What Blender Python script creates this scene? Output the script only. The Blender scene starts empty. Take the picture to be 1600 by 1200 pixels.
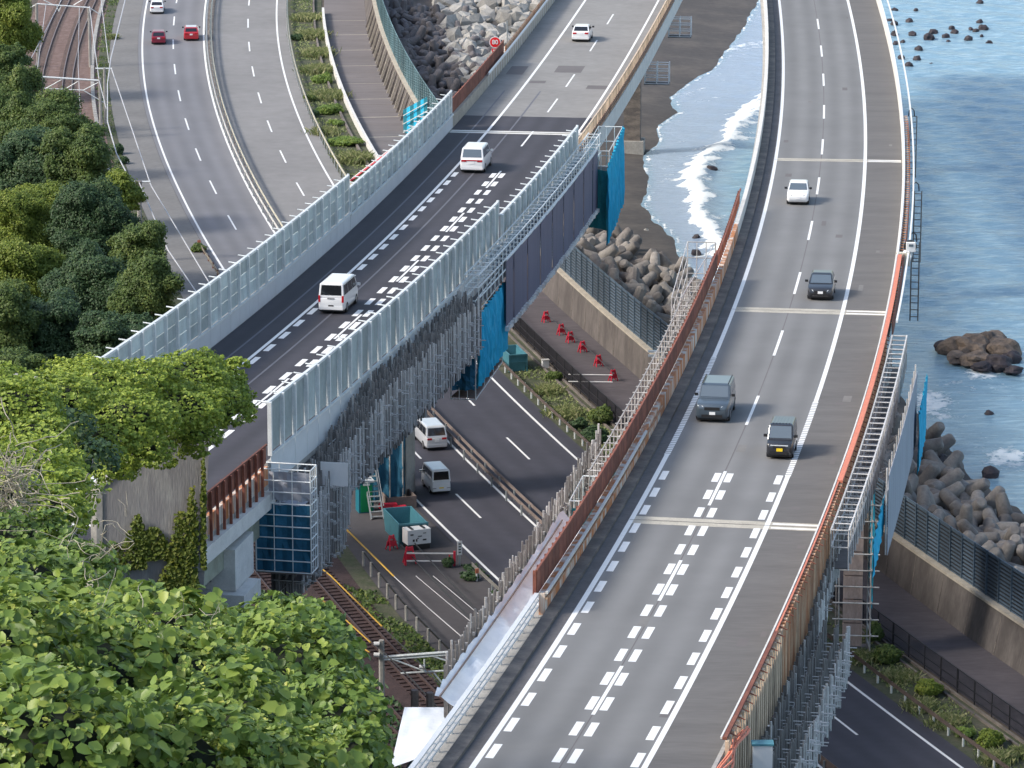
import bpy, math, random
import numpy as np
from mathutils import Vector, Matrix
random.seed(7); rng = np.random.default_rng(7)
scene = bpy.context.scene
# ---------------------------------------------------------------- camera, sky, sun, exposure
F, PITCH, CAMZ = 6765.0, math.radians(14.04), 90.4
cam_d = bpy.data.cameras.new('camera'); cam = bpy.data.objects.new('camera', cam_d)
scene.collection.objects.link(cam); scene.camera = cam
cam_d.sensor_width = 36.0; cam_d.lens = 36.0*F/1600.0; cam_d.clip_start = 1.0; cam_d.clip_end = 6000
cam.location = (0, 0, CAMZ); cam.rotation_euler = (math.radians(90)-PITCH, 0, 0)
SUN_EL, SUN_DIR = math.radians(38), Vector((-0.96, -0.28))      # horizontal direction towards the sun
world = bpy.data.worlds.new('World'); scene.world = world; world.use_nodes = True
wn = world.node_tree; sky = wn.nodes.new('ShaderNodeTexSky'); sky.sky_type = 'NISHITA'; sky.sun_disc = False
sky.sun_elevation = SUN_EL; sky.sun_rotation = math.atan2(SUN_DIR.x, SUN_DIR.y); sky.air_density = 1.3; sky.dust_density = 3.0
wn.links.new(sky.outputs[0], wn.nodes['Background'].inputs[0]); wn.nodes['Background'].inputs[1].default_value = 0.15
sun_d = bpy.data.lights.new('sun', 'SUN'); sun_d.energy = 1.9; sun_d.angle = math.radians(9.0); sun_d.color = (1.0, 0.95, 0.87)
sun = bpy.data.objects.new('sun', sun_d); scene.collection.objects.link(sun)
d = SUN_DIR.normalized()*math.cos(SUN_EL)
sun.rotation_euler = Vector((d.x, d.y, math.sin(SUN_EL))).to_track_quat('Z', 'Y').to_euler()
scene.view_settings.view_transform = 'Standard'; scene.view_settings.look = 'None'
scene.view_settings.gamma = 1.0; scene.view_settings.use_curve_mapping = False; scene.view_settings.exposure = 0.84
C = scene.collection
# ---------------------------------------------------------------- surveying: photo point -> world point on a real surface
_c, _s = math.cos(PITCH), math.sin(PITCH)
def ray(px, py):
    u = (px-800)/F; v = -(py-600)/F
    return Vector((u, _c+v*_s, -_s+v*_c))
def G(px, py, h0, g=0.0):            # surface lying h0 + g*Y under the eye
    r = ray(px, py); return Vector((0, 0, CAMZ)) + r*(h0/(-r.z-g*r.y))
def Gz(px, py, z): return G(px, py, CAMZ-z)
def V(px, py, Y): r = ray(px, py); return Vector((0, 0, CAMZ)) + r*(Y/r.y)
# ---------------------------------------------------------------- materials
MATS = {}
def mat(name, col, rough=0.8, var=0.18, scale=0.8, metal=0.0, bump=0.0, bscale=6.0, col2=None, thr=None, stretch=None, tint=False, spec=None, wheel=0.0):
    m = bpy.data.materials.new(name); m.use_nodes = True; nt = m.node_tree; N = nt.nodes; Lk = nt.links
    b = N['Principled BSDF']; b.inputs['Roughness'].default_value = rough; b.inputs['Metallic'].default_value = metal
    if spec is not None: b.inputs['Specular IOR Level'].default_value = spec
    geo = N.new('ShaderNodeNewGeometry'); mp = N.new('ShaderNodeMapping'); Lk.new(geo.outputs['Position'], mp.inputs['Vector'])
    if stretch: mp.inputs['Scale'].default_value = stretch
    n1 = N.new('ShaderNodeTexNoise'); n1.inputs['Scale'].default_value = scale; n1.inputs['Detail'].default_value = 6; n1.inputs['Roughness'].default_value = 0.65
    Lk.new(mp.outputs[0], n1.inputs['Vector'])
    r = N.new('ShaderNodeValToRGB'); Lk.new(n1.outputs['Fac'], r.inputs[0])
    c2 = col2 if col2 else [min(1, c*(1+var)) for c in col]
    c1 = col if col2 else [c*(1-var) for c in col]
    lo, hi = thr if thr else (0.3, 0.7)
    r.color_ramp.elements[0].position = lo; r.color_ramp.elements[0].color = (*c1[:3], 1)
    r.color_ramp.elements[1].position = hi; r.color_ramp.elements[1].color = (*c2[:3], 1)
    out = r.outputs[0]
    if col2 is not None or var > 0.1:
        n2 = N.new('ShaderNodeTexNoise'); n2.inputs['Scale'].default_value = scale*9; n2.inputs['Detail'].default_value = 4
        Lk.new(mp.outputs[0], n2.inputs['Vector'])
        mx = N.new('ShaderNodeMix'); mx.data_type = 'RGBA'; mx.blend_type = 'MULTIPLY'; mx.inputs[0].default_value = 1.0
        mr = N.new('ShaderNodeMapRange'); mr.inputs[1].default_value = 0.25; mr.inputs[2].default_value = 0.75; mr.inputs[3].default_value = 1-var*0.7; mr.inputs[4].default_value = 1+var*0.7
        Lk.new(n2.outputs['Fac'], mr.inputs[0]); Lk.new(out, mx.inputs[6]); Lk.new(mr.outputs[0], mx.inputs[7]); out = mx.outputs[2]
    if tint:
        oi = N.new('ShaderNodeObjectInfo'); mx = N.new('ShaderNodeMix'); mx.data_type = 'RGBA'; mx.blend_type = 'MULTIPLY'; mx.inputs[0].default_value = 1.0
        mr = N.new('ShaderNodeMapRange'); mr.inputs[3].default_value = 0.72; mr.inputs[4].default_value = 1.25
        Lk.new(oi.outputs['Random'], mr.inputs[0]); Lk.new(out, mx.inputs[6]); Lk.new(mr.outputs[0], mx.inputs[7]); out = mx.outputs[2]
    if wheel:
        at = N.new('ShaderNodeAttribute'); at.attribute_name = 'lat'; m1 = N.new('ShaderNodeMath'); m1.operation = 'MULTIPLY_ADD'; m1.inputs[1].default_value = 2*math.pi/1.8; m1.inputs[2].default_value = -math.pi; Lk.new(at.outputs['Fac'], m1.inputs[0])
        m2 = N.new('ShaderNodeMath'); m2.operation = 'COSINE'; Lk.new(m1.outputs[0], m2.inputs[0]); n4 = N.new('ShaderNodeTexNoise'); n4.inputs['Scale'].default_value = .15; Lk.new(geo.outputs['Position'], n4.inputs['Vector'])
        m3 = N.new('ShaderNodeMath'); m3.operation = 'MULTIPLY'; Lk.new(m2.outputs[0], m3.inputs[0]); Lk.new(n4.outputs['Fac'], m3.inputs[1]); mr = N.new('ShaderNodeMapRange'); mr.inputs[1].default_value = -.6; mr.inputs[2].default_value = .6; mr.inputs[3].default_value = 1+wheel; mr.inputs[4].default_value = 1-wheel; Lk.new(m3.outputs[0], mr.inputs[0])
        mx = N.new('ShaderNodeMix'); mx.data_type = 'RGBA'; mx.blend_type = 'MULTIPLY'; mx.inputs[0].default_value = 1.0; Lk.new(out, mx.inputs[6]); Lk.new(mr.outputs[0], mx.inputs[7]); out = mx.outputs[2]
    Lk.new(out, b.inputs['Base Color'])
    if bump > 0:
        n3 = N.new('ShaderNodeTexNoise'); n3.inputs['Scale'].default_value = bscale; n3.inputs['Detail'].default_value = 5
        Lk.new(mp.outputs[0], n3.inputs['Vector'])
        bp = N.new('ShaderNodeBump'); bp.inputs['Strength'].default_value = 1.0; bp.inputs['Distance'].default_value = bump
        Lk.new(n3.outputs['Fac'], bp.inputs['Height']); Lk.new(bp.outputs[0], b.inputs['Normal'])
    MATS[name] = m; return m
mat('asphalt_grey', (0.168, 0.168, 0.168), 0.85, 0.10, 0.12, bump=0.004, bscale=20, wheel=.11)
mat('asphalt_shoulder', (0.12, 0.115, 0.112), 0.9, 0.13, 0.5, bump=0.004, bscale=20, stretch=(0.25, 1.1, 1))
mat('asphalt_new', (0.042, 0.040, 0.050), 0.8, 0.12, 0.15, bump=0.004, bscale=20, wheel=-.18)
mat('asphalt_shade', (0.046, 0.045, 0.060), 0.8, 0.12, 0.15, bump=0.004, bscale=20, wheel=.1)  # near road: newer asphalt, with the shade there put in the colour
mat('asphalt_old', (0.225, 0.219, 0.21), 0.9, 0.13, 0.15, bump=0.004, bscale=20)
mat('asphalt_low', (0.17, 0.17, 0.182), 0.85, 0.10, 0.08, bump=0.004, bscale=20, wheel=.09)
mat('asphalt_low_old', (0.212, 0.206, 0.203), 0.88, 0.12, 0.1, bump=0.004, bscale=20)
mat('asphalt_lane', (0.17, 0.165, 0.16), 0.9, 0.14, 0.2, bump=0.004, bscale=20)
mat('asphalt_side_shaded', (0.068, 0.062, 0.066), 0.9, 0.14, 0.2, bump=0.004, bscale=20)  # near side road: darker copy, its soft shade painted in
mat('asphalt_gutter', (0.10, 0.095, 0.098), 0.9, 0.2, 0.5)
mat('asphalt_patch', (0.13, 0.12, 0.12), 0.9, 0.1, 0.5)
mat('seal_strip', (0.12, 0.12, 0.14), 0.7, 0.1, 0.5)
mat('paint', (0.78, 0.78, 0.77), 0.6, 0.08, 1.5, col2=(0.62, 0.62, 0.61), thr=(0.55, 0.85))
mat('concrete', (0.34, 0.33, 0.31), 0.9, 0.2, 0.5, bump=0.01)
mat('concrete_dirty', (0.11, 0.098, 0.092), 0.95, 0.22, 1.2, col2=(0.24, 0.205, 0.175), thr=(0.42, 0.72), stretch=(0.6, 0.6, 1.5), bump=0.01)
mat('concrete_joint', (0.42, 0.39, 0.33), 0.9, 0.2, 1.2)
mat('concrete_white', (0.62, 0.61, 0.58), 0.8, 0.12, 1.0)
mat('concrete_rusty', (0.66, 0.62, 0.55), 0.85, 0.15, 0.9, col2=(0.50, 0.19, 0.07), thr=(0.40, 0.55), stretch=(1.4, 1.4, 0.12))
mat('seawall_concrete', (0.085, 0.074, 0.070), 0.95, 0.2, 0.7, col2=(0.17, 0.15, 0.14), thr=(0.40, 0.75), stretch=(.8, .8, 0.3), bump=0.015)
mat('abutment_concrete', (0.26, 0.25, 0.255), 0.95, 0.16, 0.8, col2=(0.46, 0.45, 0.43), thr=(0.48, 0.85), stretch=(2.2, 2.2, 0.35), bump=0.02)
mat('crest_concrete', (0.40, 0.36, 0.30), 0.9, 0.2, 1.0)
mat('rust', (0.16, 0.050, 0.035), 0.85, 0.2, 1.5, col2=(0.26, 0.10, 0.06), thr=(0.4, 0.7), tint=True)
mat('rust_orange', (0.48, 0.20, 0.09), 0.8, 0.2, 1.2, col2=(0.62, 0.45, 0.30), thr=(0.4, 0.66), stretch=(1, 1, 0.25), tint=True)
mat('salmon_cable', (0.62, 0.20, 0.12), 0.6, 0.1, 2)
mat('rust_weathered', (0.60, 0.46, 0.33), 0.8, 0.2, 1.2, col2=(0.12, 0.09, 0.075), thr=(0.5, 0.75), stretch=(2, 2, 0.3), tint=True)
mat('steel', (0.42, 0.45, 0.46), 0.45, 0.12, 1.5, metal=0.55)
mat('steel_pale', (0.70, 0.73, 0.73), 0.5, 0.12, 1.5, metal=0.2)
mat('pole_steel', (0.20, 0.19, 0.185), 0.6, 0.25, 3, metal=0.0, tint=True)
mat('pole_steel_light', (0.46, 0.45, 0.44), 0.55, 0.25, 3, metal=0.0, tint=True)
mat('plank_steel', (0.10, 0.095, 0.095), 0.7, 0.25, 2, tint=True)
mat('barrier_panel', (0.42, 0.49, 0.49), 0.45, 0.2, 1.2, stretch=(1, 1, 0.4), tint=True)
mat('barrier_panel_ribbed', (0.33, 0.39, 0.39), 0.5, 0.22, 1.2, stretch=(1, 1, 0.4), tint=True)
mat('barrier_sheet', (0.62, 0.65, 0.67), 0.55, 0.06, 0.6)
mat('net_cyan', (0.01, 0.33, 0.56), 0.75, 0.22, 0.6, col2=(0.02, 0.45, 0.68), stretch=(1.5, 1.5, 0.3))
mat('net_navy', (0.018, 0.12, 0.21), 0.85, 0.2, 0.9)
mat('net_teal', (0.02, 0.22, 0.26), 0.8, 0.2, 1)
mat('sheet_mauve', (0.135, 0.125, 0.175), 0.8, 0.12, 0.5, stretch=(2, 2, 0.1))
mat('sheet_grey', (0.30, 0.32, 0.37), 0.7, 0.1, 0.8, stretch=(1, 1, 0.3))
mat('tarp_white', (0.84, 0.87, 0.90), 0.5, 0.06, 0.5, bump=0.07, bscale=1.3)
mat('paint_white', (0.74, 0.74, 0.74), 0.4, 0.04, 2)
mat('fence_lit', (0.12, 0.20, 0.22), 0.6, 0.15, 1, tint=True)
mat('fence_shaded', (0.085, 0.125, 0.17), 0.6, 0.15, 1, tint=True)  # one fence paint in two copies: shade coloured in here, sunlight in the far panels
mat('fence_black', (0.02, 0.02, 0.025), 0.6, 0.1, 1)
mat('girder_green', (0.34, 0.36, 0.28), 0.7, 0.2, 0.6, col2=(0.20, 0.20, 0.15), thr=(0.4, 0.7))
mat('pier_brown', (0.19, 0.15, 0.135), 0.85, 0.25, 0.8)
mat('shaft_panel', (0.42, 0.33, 0.30), 0.8, 0.2, 1.0, stretch=(1, 1, .4))
mat('tetra_concrete', (0.24, 0.222, 0.205), 0.92, 0.22, 0.45, col2=(0.14, 0.125, 0.12), thr=(0.42, 0.62), bump=0.03, bscale=4, tint=True)
mat('tetra_dark', (0.125, 0.115, 0.118), 0.92, 0.22, 0.45, bump=0.03, bscale=4, tint=True)
mat('boulder_grey', (0.30, 0.29, 0.27), 0.95, 0.25, 1.0, bump=0.05, bscale=3, tint=True)
mat('rock_brown', (0.20, 0.15, 0.115), 0.9, 0.3, 0.7, col2=(0.065, 0.055, 0.052), thr=(0.4, 0.62), bump=0.12, bscale=1.8)
mat('rock_dark', (0.035, 0.028, 0.034), 0.7, 0.3, 1.5, bump=0.06, bscale=3)
mat('sand', (0.060, 0.054, 0.052), 0.9, 0.2, 0.15, col2=(0.115, 0.10, 0.088), thr=(0.45, 0.75), bump=0.03, bscale=2)
mat('soil', (0.085, 0.07, 0.055), 0.95, 0.3, 0.5, bump=0.05)
mat('soil_green', (0.045, 0.06, 0.025), 0.95, 0.3, 0.6, col2=(0.10, 0.09, 0.065), thr=(0.4, 0.7), bump=0.05)
mat('hill_soil_shade', (0.012, 0.018, 0.008), 0.98, 0.3, 0.5)  # dark hill soil; also stands in for shade inside the foliage
mat('paving', (0.150, 0.135, 0.135), 0.95, 0.16, 0.3, stretch=(0.25, 1.6, 1), bump=0.01)
mat('paving_shaded', (0.088, 0.076, 0.084), 0.95, 0.2, 0.25, stretch=(0.5, 1.2, 1), bump=0.01)  # near stretch of the path, bridge shade mixed into its colour
mat('ballast_shaded', (0.05, 0.03, 0.03), 0.98, 0.3, 1.5, bump=0.06, bscale=8)  # near ballast and sleepers, darkened to paint in the shade under the bridge
mat('ballast', (0.135, 0.085, 0.072), 0.98, 0.3, 1.5, col2=(0.23, 0.165, 0.145), thr=(0.4, 0.75), bump=0.06, bscale=8)
mat('sleeper', (0.20, 0.155, 0.14), 0.95, 0.2, 3)
mat('rail_steel', (0.24, 0.17, 0.16), 0.4, 0.1, 3, metal=0.5)
mat('rail_shaded', (0.075, 0.05, 0.048), 0.6, 0.1, 3)  # near rails: dark colour stands for the shade that hides them
mat('cable_black', (0.03, 0.03, 0.033), 0.6, 0.05)
mat('wire_pale', (0.52, 0.52, 0.54), 0.5, 0.05)
mat('cable_yellow', (0.50, 0.30, 0.04), 0.6, 0.05)
mat('barrier_red', (0.55, 0.02, 0.05), 0.5, 0.08, 2)
mat('sign_red', (0.75, 0.01, 0.02), 0.4, 0.02)
mat('skip_teal', (0.06, 0.20, 0.25), 0.55, 0.15, 1.5)
mat('toilet_green', (0.0, 0.28, 0.10), 0.5, 0.06)
mat('toilet_teal', (0.01, 0.16, 0.22), 0.5, 0.06)
mat('cream', (0.55, 0.52, 0.42), 0.6, 0.1)
mat('bark', (0.07, 0.05, 0.035), 0.95, 0.3, 3, bump=0.03)
mat('dry_vine', (0.36, 0.33, 0.26), 0.9, 0.2, 3)
mat('tyre', (0.012, 0.012, 0.013), 0.8, 0.05); mat('rim', (0.35, 0.35, 0.36), 0.35, 0.05, metal=0.7)
mat('glass_dark', (0.012, 0.014, 0.018), 0.04, 0.02, spec=0.8); mat('glass_mid', (0.10, 0.13, 0.16), 0.05, 0.03, spec=0.9)
mat('lamp_clear', (0.65, 0.68, 0.70), 0.12, 0.02); mat('lamp_red', (0.45, 0.012, 0.02), 0.2, 0.02)
mat('plate_white', (0.8, 0.8, 0.8), 0.5, 0.02); mat('plate_yellow', (0.85, 0.60, 0.02), 0.5, 0.02)
mat('trim_black', (0.015, 0.015, 0.017), 0.5, 0.05)
def carpaint(name, col, rough=0.28, metal=0.0):
    m = mat(name, col, rough, 0.02, 0.5, metal=metal); m.node_tree.nodes['Principled BSDF'].inputs['Coat Weight'].default_value = 0.6; return m
carpaint('car_white', (0.76, 0.77, 0.78)); carpaint('car_black', (0.022, 0.024, 0.03)); carpaint('car_slate', (0.075, 0.10, 0.125), metal=0.3)
carpaint('car_red', (0.42, 0.018, 0.03)); carpaint('car_maroon', (0.20, 0.012, 0.035)); carpaint('car_silver', (0.62, 0.64, 0.67), metal=0.2)
def leafmat(name, stops, rough=0.5, trans=0.3):
    m = bpy.data.materials.new(name); m.use_nodes = True; nt = m.node_tree; N = nt.nodes; Lk = nt.links
    b = N['Principled BSDF']; b.inputs['Roughness'].default_value = rough; b.inputs['Specular IOR Level'].default_value = 0.35
    a = N.new('ShaderNodeAttribute'); a.attribute_name = 'tint'; r = N.new('ShaderNodeValToRGB'); Lk.new(a.outputs['Fac'], r.inputs[0])
    e = r.color_ramp.elements
    for i, (p, c) in enumerate(stops):
        if i < 2: e[i].position = p; e[i].color = (*c, 1)
        else: k = e.new(p); k.color = (*c, 1)
    Lk.new(r.outputs[0], b.inputs['Base Color'])
    t = N.new('ShaderNodeBsdfTranslucent'); mx = N.new('ShaderNodeMixShader'); mx.inputs[0].default_value = trans
    Lk.new(r.outputs[0], t.inputs[0]); Lk.new(b.outputs[0], mx.inputs[1]); Lk.new(t.outputs[0], mx.inputs[2]); Lk.new(mx.outputs[0], N['Material Output'].inputs[0])
    MATS[name] = m
leafmat('kudzu_leaf', [(0.0, (0.045, 0.085, 0.022)), (1.0, (0.52, 0.54, 0.13)), (0.5, (0.17, 0.265, 0.055)), (0.85, (0.30, 0.38, 0.075))], 0.42, 0.33)
leafmat('kudzu_leaf_far', [(0.0, (0.08, 0.14, 0.025)), (1.0, (0.52, 0.58, 0.10)), (0.55, (0.25, 0.34, 0.05))], 0.5, 0.3)
leafmat('tree_leaf_dark', [(0.0, (0.025, 0.055, 0.024)), (1.0, (0.15, 0.21, 0.06)), (0.6, (0.055, 0.105, 0.04))], 0.55, 0.2)
leafmat('tree_leaf_mid', [(0.0, (0.04, 0.08, 0.022)), (1.0, (0.28, 0.31, 0.07)), (0.6, (0.11, 0.165, 0.04))], 0.55, 0.25)
leafmat('tree_leaf_bright', [(0.0, (0.07, 0.12, 0.02)), (1.0, (0.42, 0.43, 0.07)), (0.6, (0.20, 0.26, 0.04))], 0.55, 0.3)
leafmat('grass_blade', [(0.0, (0.10, 0.14, 0.05)), (1.0, (0.46, 0.44, 0.25)), (0.5, (0.24, 0.29, 0.11))], 0.7, 0.3)
leafmat('ivy_leaf', [(0.0, (0.05, 0.09, 0.015)), (1.0, (0.24, 0.22, 0.03)), (0.5, (0.12, 0.16, 0.02))], 0.6, 0.2)
# ---------------------------------------------------------------- object helpers
def tag(o, label=None, cat=None, group=None, kind=None):
    if label: o['label'] = label
    if cat: o['category'] = cat
    if group: o['group'] = group
    if kind: o['kind'] = kind
    return o
def thing(name, label, cat, loc=(0, 0, 0), rotz=0, group=None):
    o = bpy.data.objects.new(name, None); C.objects.link(o); o.location = loc; o.rotation_euler = (0, 0, rotz); o.empty_display_size = 0.3
    return tag(o, label, cat, group)
def link(o, parent=None, local=False):
    C.objects.link(o)
    if parent is not None:
        o.parent = parent
        if not local: o.matrix_parent_inverse = Matrix.Translation(-Vector(parent.location)) if parent.parent is None and parent.type == 'EMPTY' else Matrix.Identity(4)
    return o
class MB:
    def __init__(s): s.v = []; s.f = []
    def add(s, vs, fs):
        b = len(s.v); s.v += [tuple(v) for v in vs]; s.f += [tuple(i+b for i in f) for f in fs]
    BF = [(0, 3, 2, 1), (4, 5, 6, 7), (0, 1, 5, 4), (1, 2, 6, 5), (2, 3, 7, 6), (3, 0, 4, 7)]
    def box(s, c, size, rz=0, up=None):
        c = Vector(c); cx, sx = math.cos(rz), math.sin(rz); hx, hy, hz = [k/2 for k in size]
        vs = []
        for z in (-hz, hz):
            for x, y in ((-hx, -hy), (hx, -hy), (hx, hy), (-hx, hy)): vs.append((c.x+x*cx-y*sx, c.y+x*sx+y*cx, c.z+z))
        s.add(vs, s.BF)
    def beam(s, p0, p1, w, h=None):
        p0, p1 = Vector(p0), Vector(p1); h = h or w; a = (p1-p0).normalized()
        u = a.cross(Vector((0, 0, 1)));
        if u.length < 1e-3: u = Vector((1, 0, 0))
        u.normalize(); n = u.cross(a).normalized()
        vs = []
        for p in (p0, p1):
            for i, j in ((-1, -1), (1, -1), (1, 1), (-1, 1)): vs.append(p+u*(i*w/2)+n*(j*h/2))
        s.add(vs, s.BF)
    def tube(s, pts, r, n=6, cap=True):
        pts = [Vector(p) for p in pts]; rings = []
        for k, p in enumerate(pts):
            a = (pts[min(k+1, len(pts)-1)]-pts[max(k-1, 0)]).normalized(); u = a.cross(Vector((0, 0, 1)))
            if u.length < 1e-3: u = Vector((1, 0, 0))
            u.normalize(); w = a.cross(u); rr = r[k] if isinstance(r, (list, tuple)) else r
            rings.append([p+(u*math.cos(t)+w*math.sin(t))*rr for t in [2*math.pi*i/n for i in range(n)]])
        vs = [v for q in rings for v in q]; fs = []
        for k in range(len(pts)-1):
            for i in range(n): fs.append((k*n+i, k*n+(i+1) % n, (k+1)*n+(i+1) % n, (k+1)*n+i))
        if cap: fs.append(tuple(range(n))[::-1]); fs.append(tuple((len(pts)-1)*n+i for i in range(n)))
        s.add(vs, fs)
    def mesh(s, name, m):
        me = bpy.data.meshes.new(name); me.from_pydata(s.v, [], s.f); me.materials.append(MATS[m]); me.update(); return me
    def build(s, name, m, parent=None, local=False, smooth=False, **tags):
        me = s.mesh(name, m)
        if smooth: me.polygons.foreach_set('use_smooth', [True]*len(me.polygons))
        return tag(link(bpy.data.objects.new(name, me), parent, local), **tags)
UB = {}
def unitbox(m):
    if m not in UB: b = MB(); b.box((0, 0, 0), (1, 1, 1)); UB[m] = b.mesh('unit_box_'+m, m)
    return UB[m]
UT = {}
def unittube(m, n=6):
    if m not in UT: b = MB(); b.tube([(0, 0, -0.5), (0, 0, 0.5)], 1.0, n); UT[m] = b.mesh('unit_tube_'+m, m)
    return UT[m]
def inst(name, me, M4, parent=None, **tags):
    o = bpy.data.objects.new(name, me); C.objects.link(o); o.parent = parent; o.matrix_basis = M4
    if parent is not None and parent.type == 'EMPTY': o.matrix_parent_inverse = Matrix.Translation(-Vector(parent.location))
    return tag(o, **tags)
def axes(p0, p1):
    a = (Vector(p1)-Vector(p0)); L = a.length; return a.normalized().to_track_quat('Z', 'Y').to_matrix().to_4x4(), L
def stick(name, m, p0, p1, r, parent=None, **tags):
    R, L = axes(p0, p1); return inst(name, unittube(m), Matrix.Translation((Vector(p0)+Vector(p1))/2) @ R @ Matrix.Diagonal((r, r, L, 1)), parent, **tags)
def slab(name, m, c, size, rz, parent=None, pitch=0, **tags):   # size (along, across, up)
    return inst(name, unitbox(m), Matrix.Translation(Vector(c)) @ Matrix.Rotation(rz, 4, 'Z') @ Matrix.Rotation(-pitch, 4, 'Y') @ Matrix.Diagonal((*size, 1)), parent, **tags)
# ---------------------------------------------------------------- surveyed centre lines
class Curve:
    def __init__(s, co, y0, y1, ext0, ext1, z0, gz):
        ys = np.arange(y0, y1+0.01, 0.5); xs = np.polyval(co, ys)
        P = list(zip(xs, ys)); t0 = np.array(P[0])-np.array(P[2]); t0 /= np.linalg.norm(t0); t1 = np.array(P[-1])-np.array(P[-3]); t1 /= np.linalg.norm(t1)
        pre = [tuple(np.array(P[0])+t0*k) for k in np.arange(ext0, 0, -0.5)]; post = [tuple(np.array(P[-1])+t1*k) for k in np.arange(0.5, ext1+.1, 0.5)]
        s.P = np.array(pre+P+post); seg = np.linalg.norm(np.diff(s.P, axis=0), axis=1); s.S = np.concatenate([[0], np.cumsum(seg)])
        T = np.gradient(s.P, axis=0); s.T = T/np.linalg.norm(T, axis=1)[:, None]; s.z0, s.gz = z0, gz; s.len = s.S[-1]
    def sY(s, Y): return float(np.interp(Y, s.P[:, 1], s.S))
    def t(s, q): tx, ty = np.interp(q, s.S, s.T[:, 0]), np.interp(q, s.S, s.T[:, 1]); l = math.hypot(tx, ty); return tx/l, ty/l
    def p(s, q, off=0.0, dz=0.0):
        x, y = np.interp(q, s.S, s.P[:, 0]), np.interp(q, s.S, s.P[:, 1]); tx, ty = s.t(q)
        return Vector((x+ty*off, y-tx*off, s.z0-s.gz*y+dz))
    def ang(s, q): tx, ty = s.t(q); return math.atan2(ty, tx)
    def loc(s, pt):
        dd = ((s.P-np.array([pt[0], pt[1]]))**2).sum(1); i = int(np.argmin(dd)); tx, ty = s.T[i]
        dx, dy = pt[0]-s.P[i, 0], pt[1]-s.P[i, 1]; return s.S[i]+dx*tx+dy*ty, dx*ty-dy*tx
LOW = Curve([1.1806125557281642e-12, -2.6296241154804386e-09, 2.2419979339387813e-06, -0.00039463974638500574, -0.4231853822183913, 130.3931800913611], 246, 545, 40, 90, 5.0, 0.0)
RD = Curve([4.71930890591993e-10, -2.2268942643460194e-07, -0.0003549545589575452, 0.3277814794613106, -46.81523566424613], 168, 450, 20, 60, CAMZ-53.05, 0.03785)
LD = Curve([8.715432353088999e-07, -0.0011441345715537652, 0.5982794702270142, -107.94679031963811], 226, 434, 20, 60, CAMZ-52.0, 0.038)
def onR(px, py): return RD.loc(G(px, py, 53.05, 0.03785))
def onL(px, py): return LD.loc(G(px, py, 52.0, 0.038))
def onLow(px, py): return LOW.loc(G(px, py, 85.4))
def val(f, q): return f(q) if callable(f) else f
def sweep(name, m, cv, s0, s1, prof, parent=None, step=3.0, closed=True, **tags):
    n = max(2, int(abs(s1-s0)/step)+1); qs = np.linspace(s0, s1, n); k = len(prof); vs = []; fs = []
    for q in qs:
        for o, z in prof: vs.append(cv.p(q, val(o, q), val(z, q)))
    for i in range(n-1):
        for j in range(k if closed else k-1): a, b = i*k+j, i*k+(j+1) % k; fs.append((a, b, b+k, a+k))
    if closed: fs.append(tuple(range(k))[::-1]); fs.append(tuple((n-1)*k+j for j in range(k)))
    b = MB(); b.add(vs, fs); return b.build(name, m, parent, **tags)
def ribbon(name, m, cv, s0, s1, a, b, dz, parent=None, step=3.0, **tags):
    o = sweep(name, m, cv, s0, s1, [(b, dz), (a, dz)], parent, step, closed=False, **tags)
    if m.startswith('asphalt'):
        at = o.data.attributes.new('lat', 'FLOAT', 'POINT'); k = len(o.data.vertices)//2; q0 = (s0+s1)/2; at.data.foreach_set('value', [val(b, q0), val(a, q0)]*k)
    return o
def rect(a, b, z0, z1): return [(a, z0), (b, z0), (b, z1), (a, z1)]
# ---------------------------------------------------------------- low ground, roads, railway, path
S0, S1 = 2.0, LOW.len-2
sweep('ground', 'soil', LOW, S0, S1, [(11.5, -6), (11.5, -0.12), (-80, -0.12), (-80, -6)], kind='structure')
sA = lambda q: float(np.interp(LOW.p(q).y, [280, 310, 420, 470, 545], [-14.4, -14.6, -15.35, -15.85, -16.35]))
sB = lambda q: float(np.interp(LOW.p(q).y, [246, 330, 420, 545], [-7.96, -8.2, -8.5, -8.95]))
sM = lambda q: (sA(q)+sB(q))/2
sFr = lambda q: float(np.interp(LOW.p(q).y, [285, 300, 400, 470], [-23.2, -22.4, -19.6, -19.9]))
sFoot = lambda q: float(np.interp(LOW.p(q).y, [270, 290, 345, 380, 440, 545], [11.2, 11.6, 11.7, 11.3, 10.9, 11.0]))
ribbon('road', 'asphalt_low', LOW, LOW.sY(352), S1, lambda q: sA(q)-0.5, lambda q: sB(q)+0.45, -0.03, kind='structure')
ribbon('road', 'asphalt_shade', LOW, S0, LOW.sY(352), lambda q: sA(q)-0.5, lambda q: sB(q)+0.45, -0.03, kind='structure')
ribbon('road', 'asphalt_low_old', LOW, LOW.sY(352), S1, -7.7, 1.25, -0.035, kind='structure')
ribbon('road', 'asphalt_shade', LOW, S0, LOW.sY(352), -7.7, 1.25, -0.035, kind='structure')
ribbon('side_road', 'asphalt_side_shaded', LOW, S0, LOW.sY(352), sFr, lambda q: sA(q)-0.52, -0.045, kind='structure')
ribbon('side_road', 'asphalt_lane', LOW, LOW.sY(352), S1, sFr, lambda q: sA(q)-0.52, -0.045, kind='structure')
ribbon('verge', 'soil_green', LOW, S0, S1, 1.27, 5.6, -0.05, kind='structure')
ribbon('verge', 'soil_green', LOW, S0, S1, lambda q: sFr(q)-1.2, lambda q: sFr(q)-0.02, -0.05, kind='structure')
ribbon('coastal_path', 'paving_shaded', LOW, S0, LOW.sY(402), 5.9, sFoot, -0.04, kind='structure')
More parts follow.
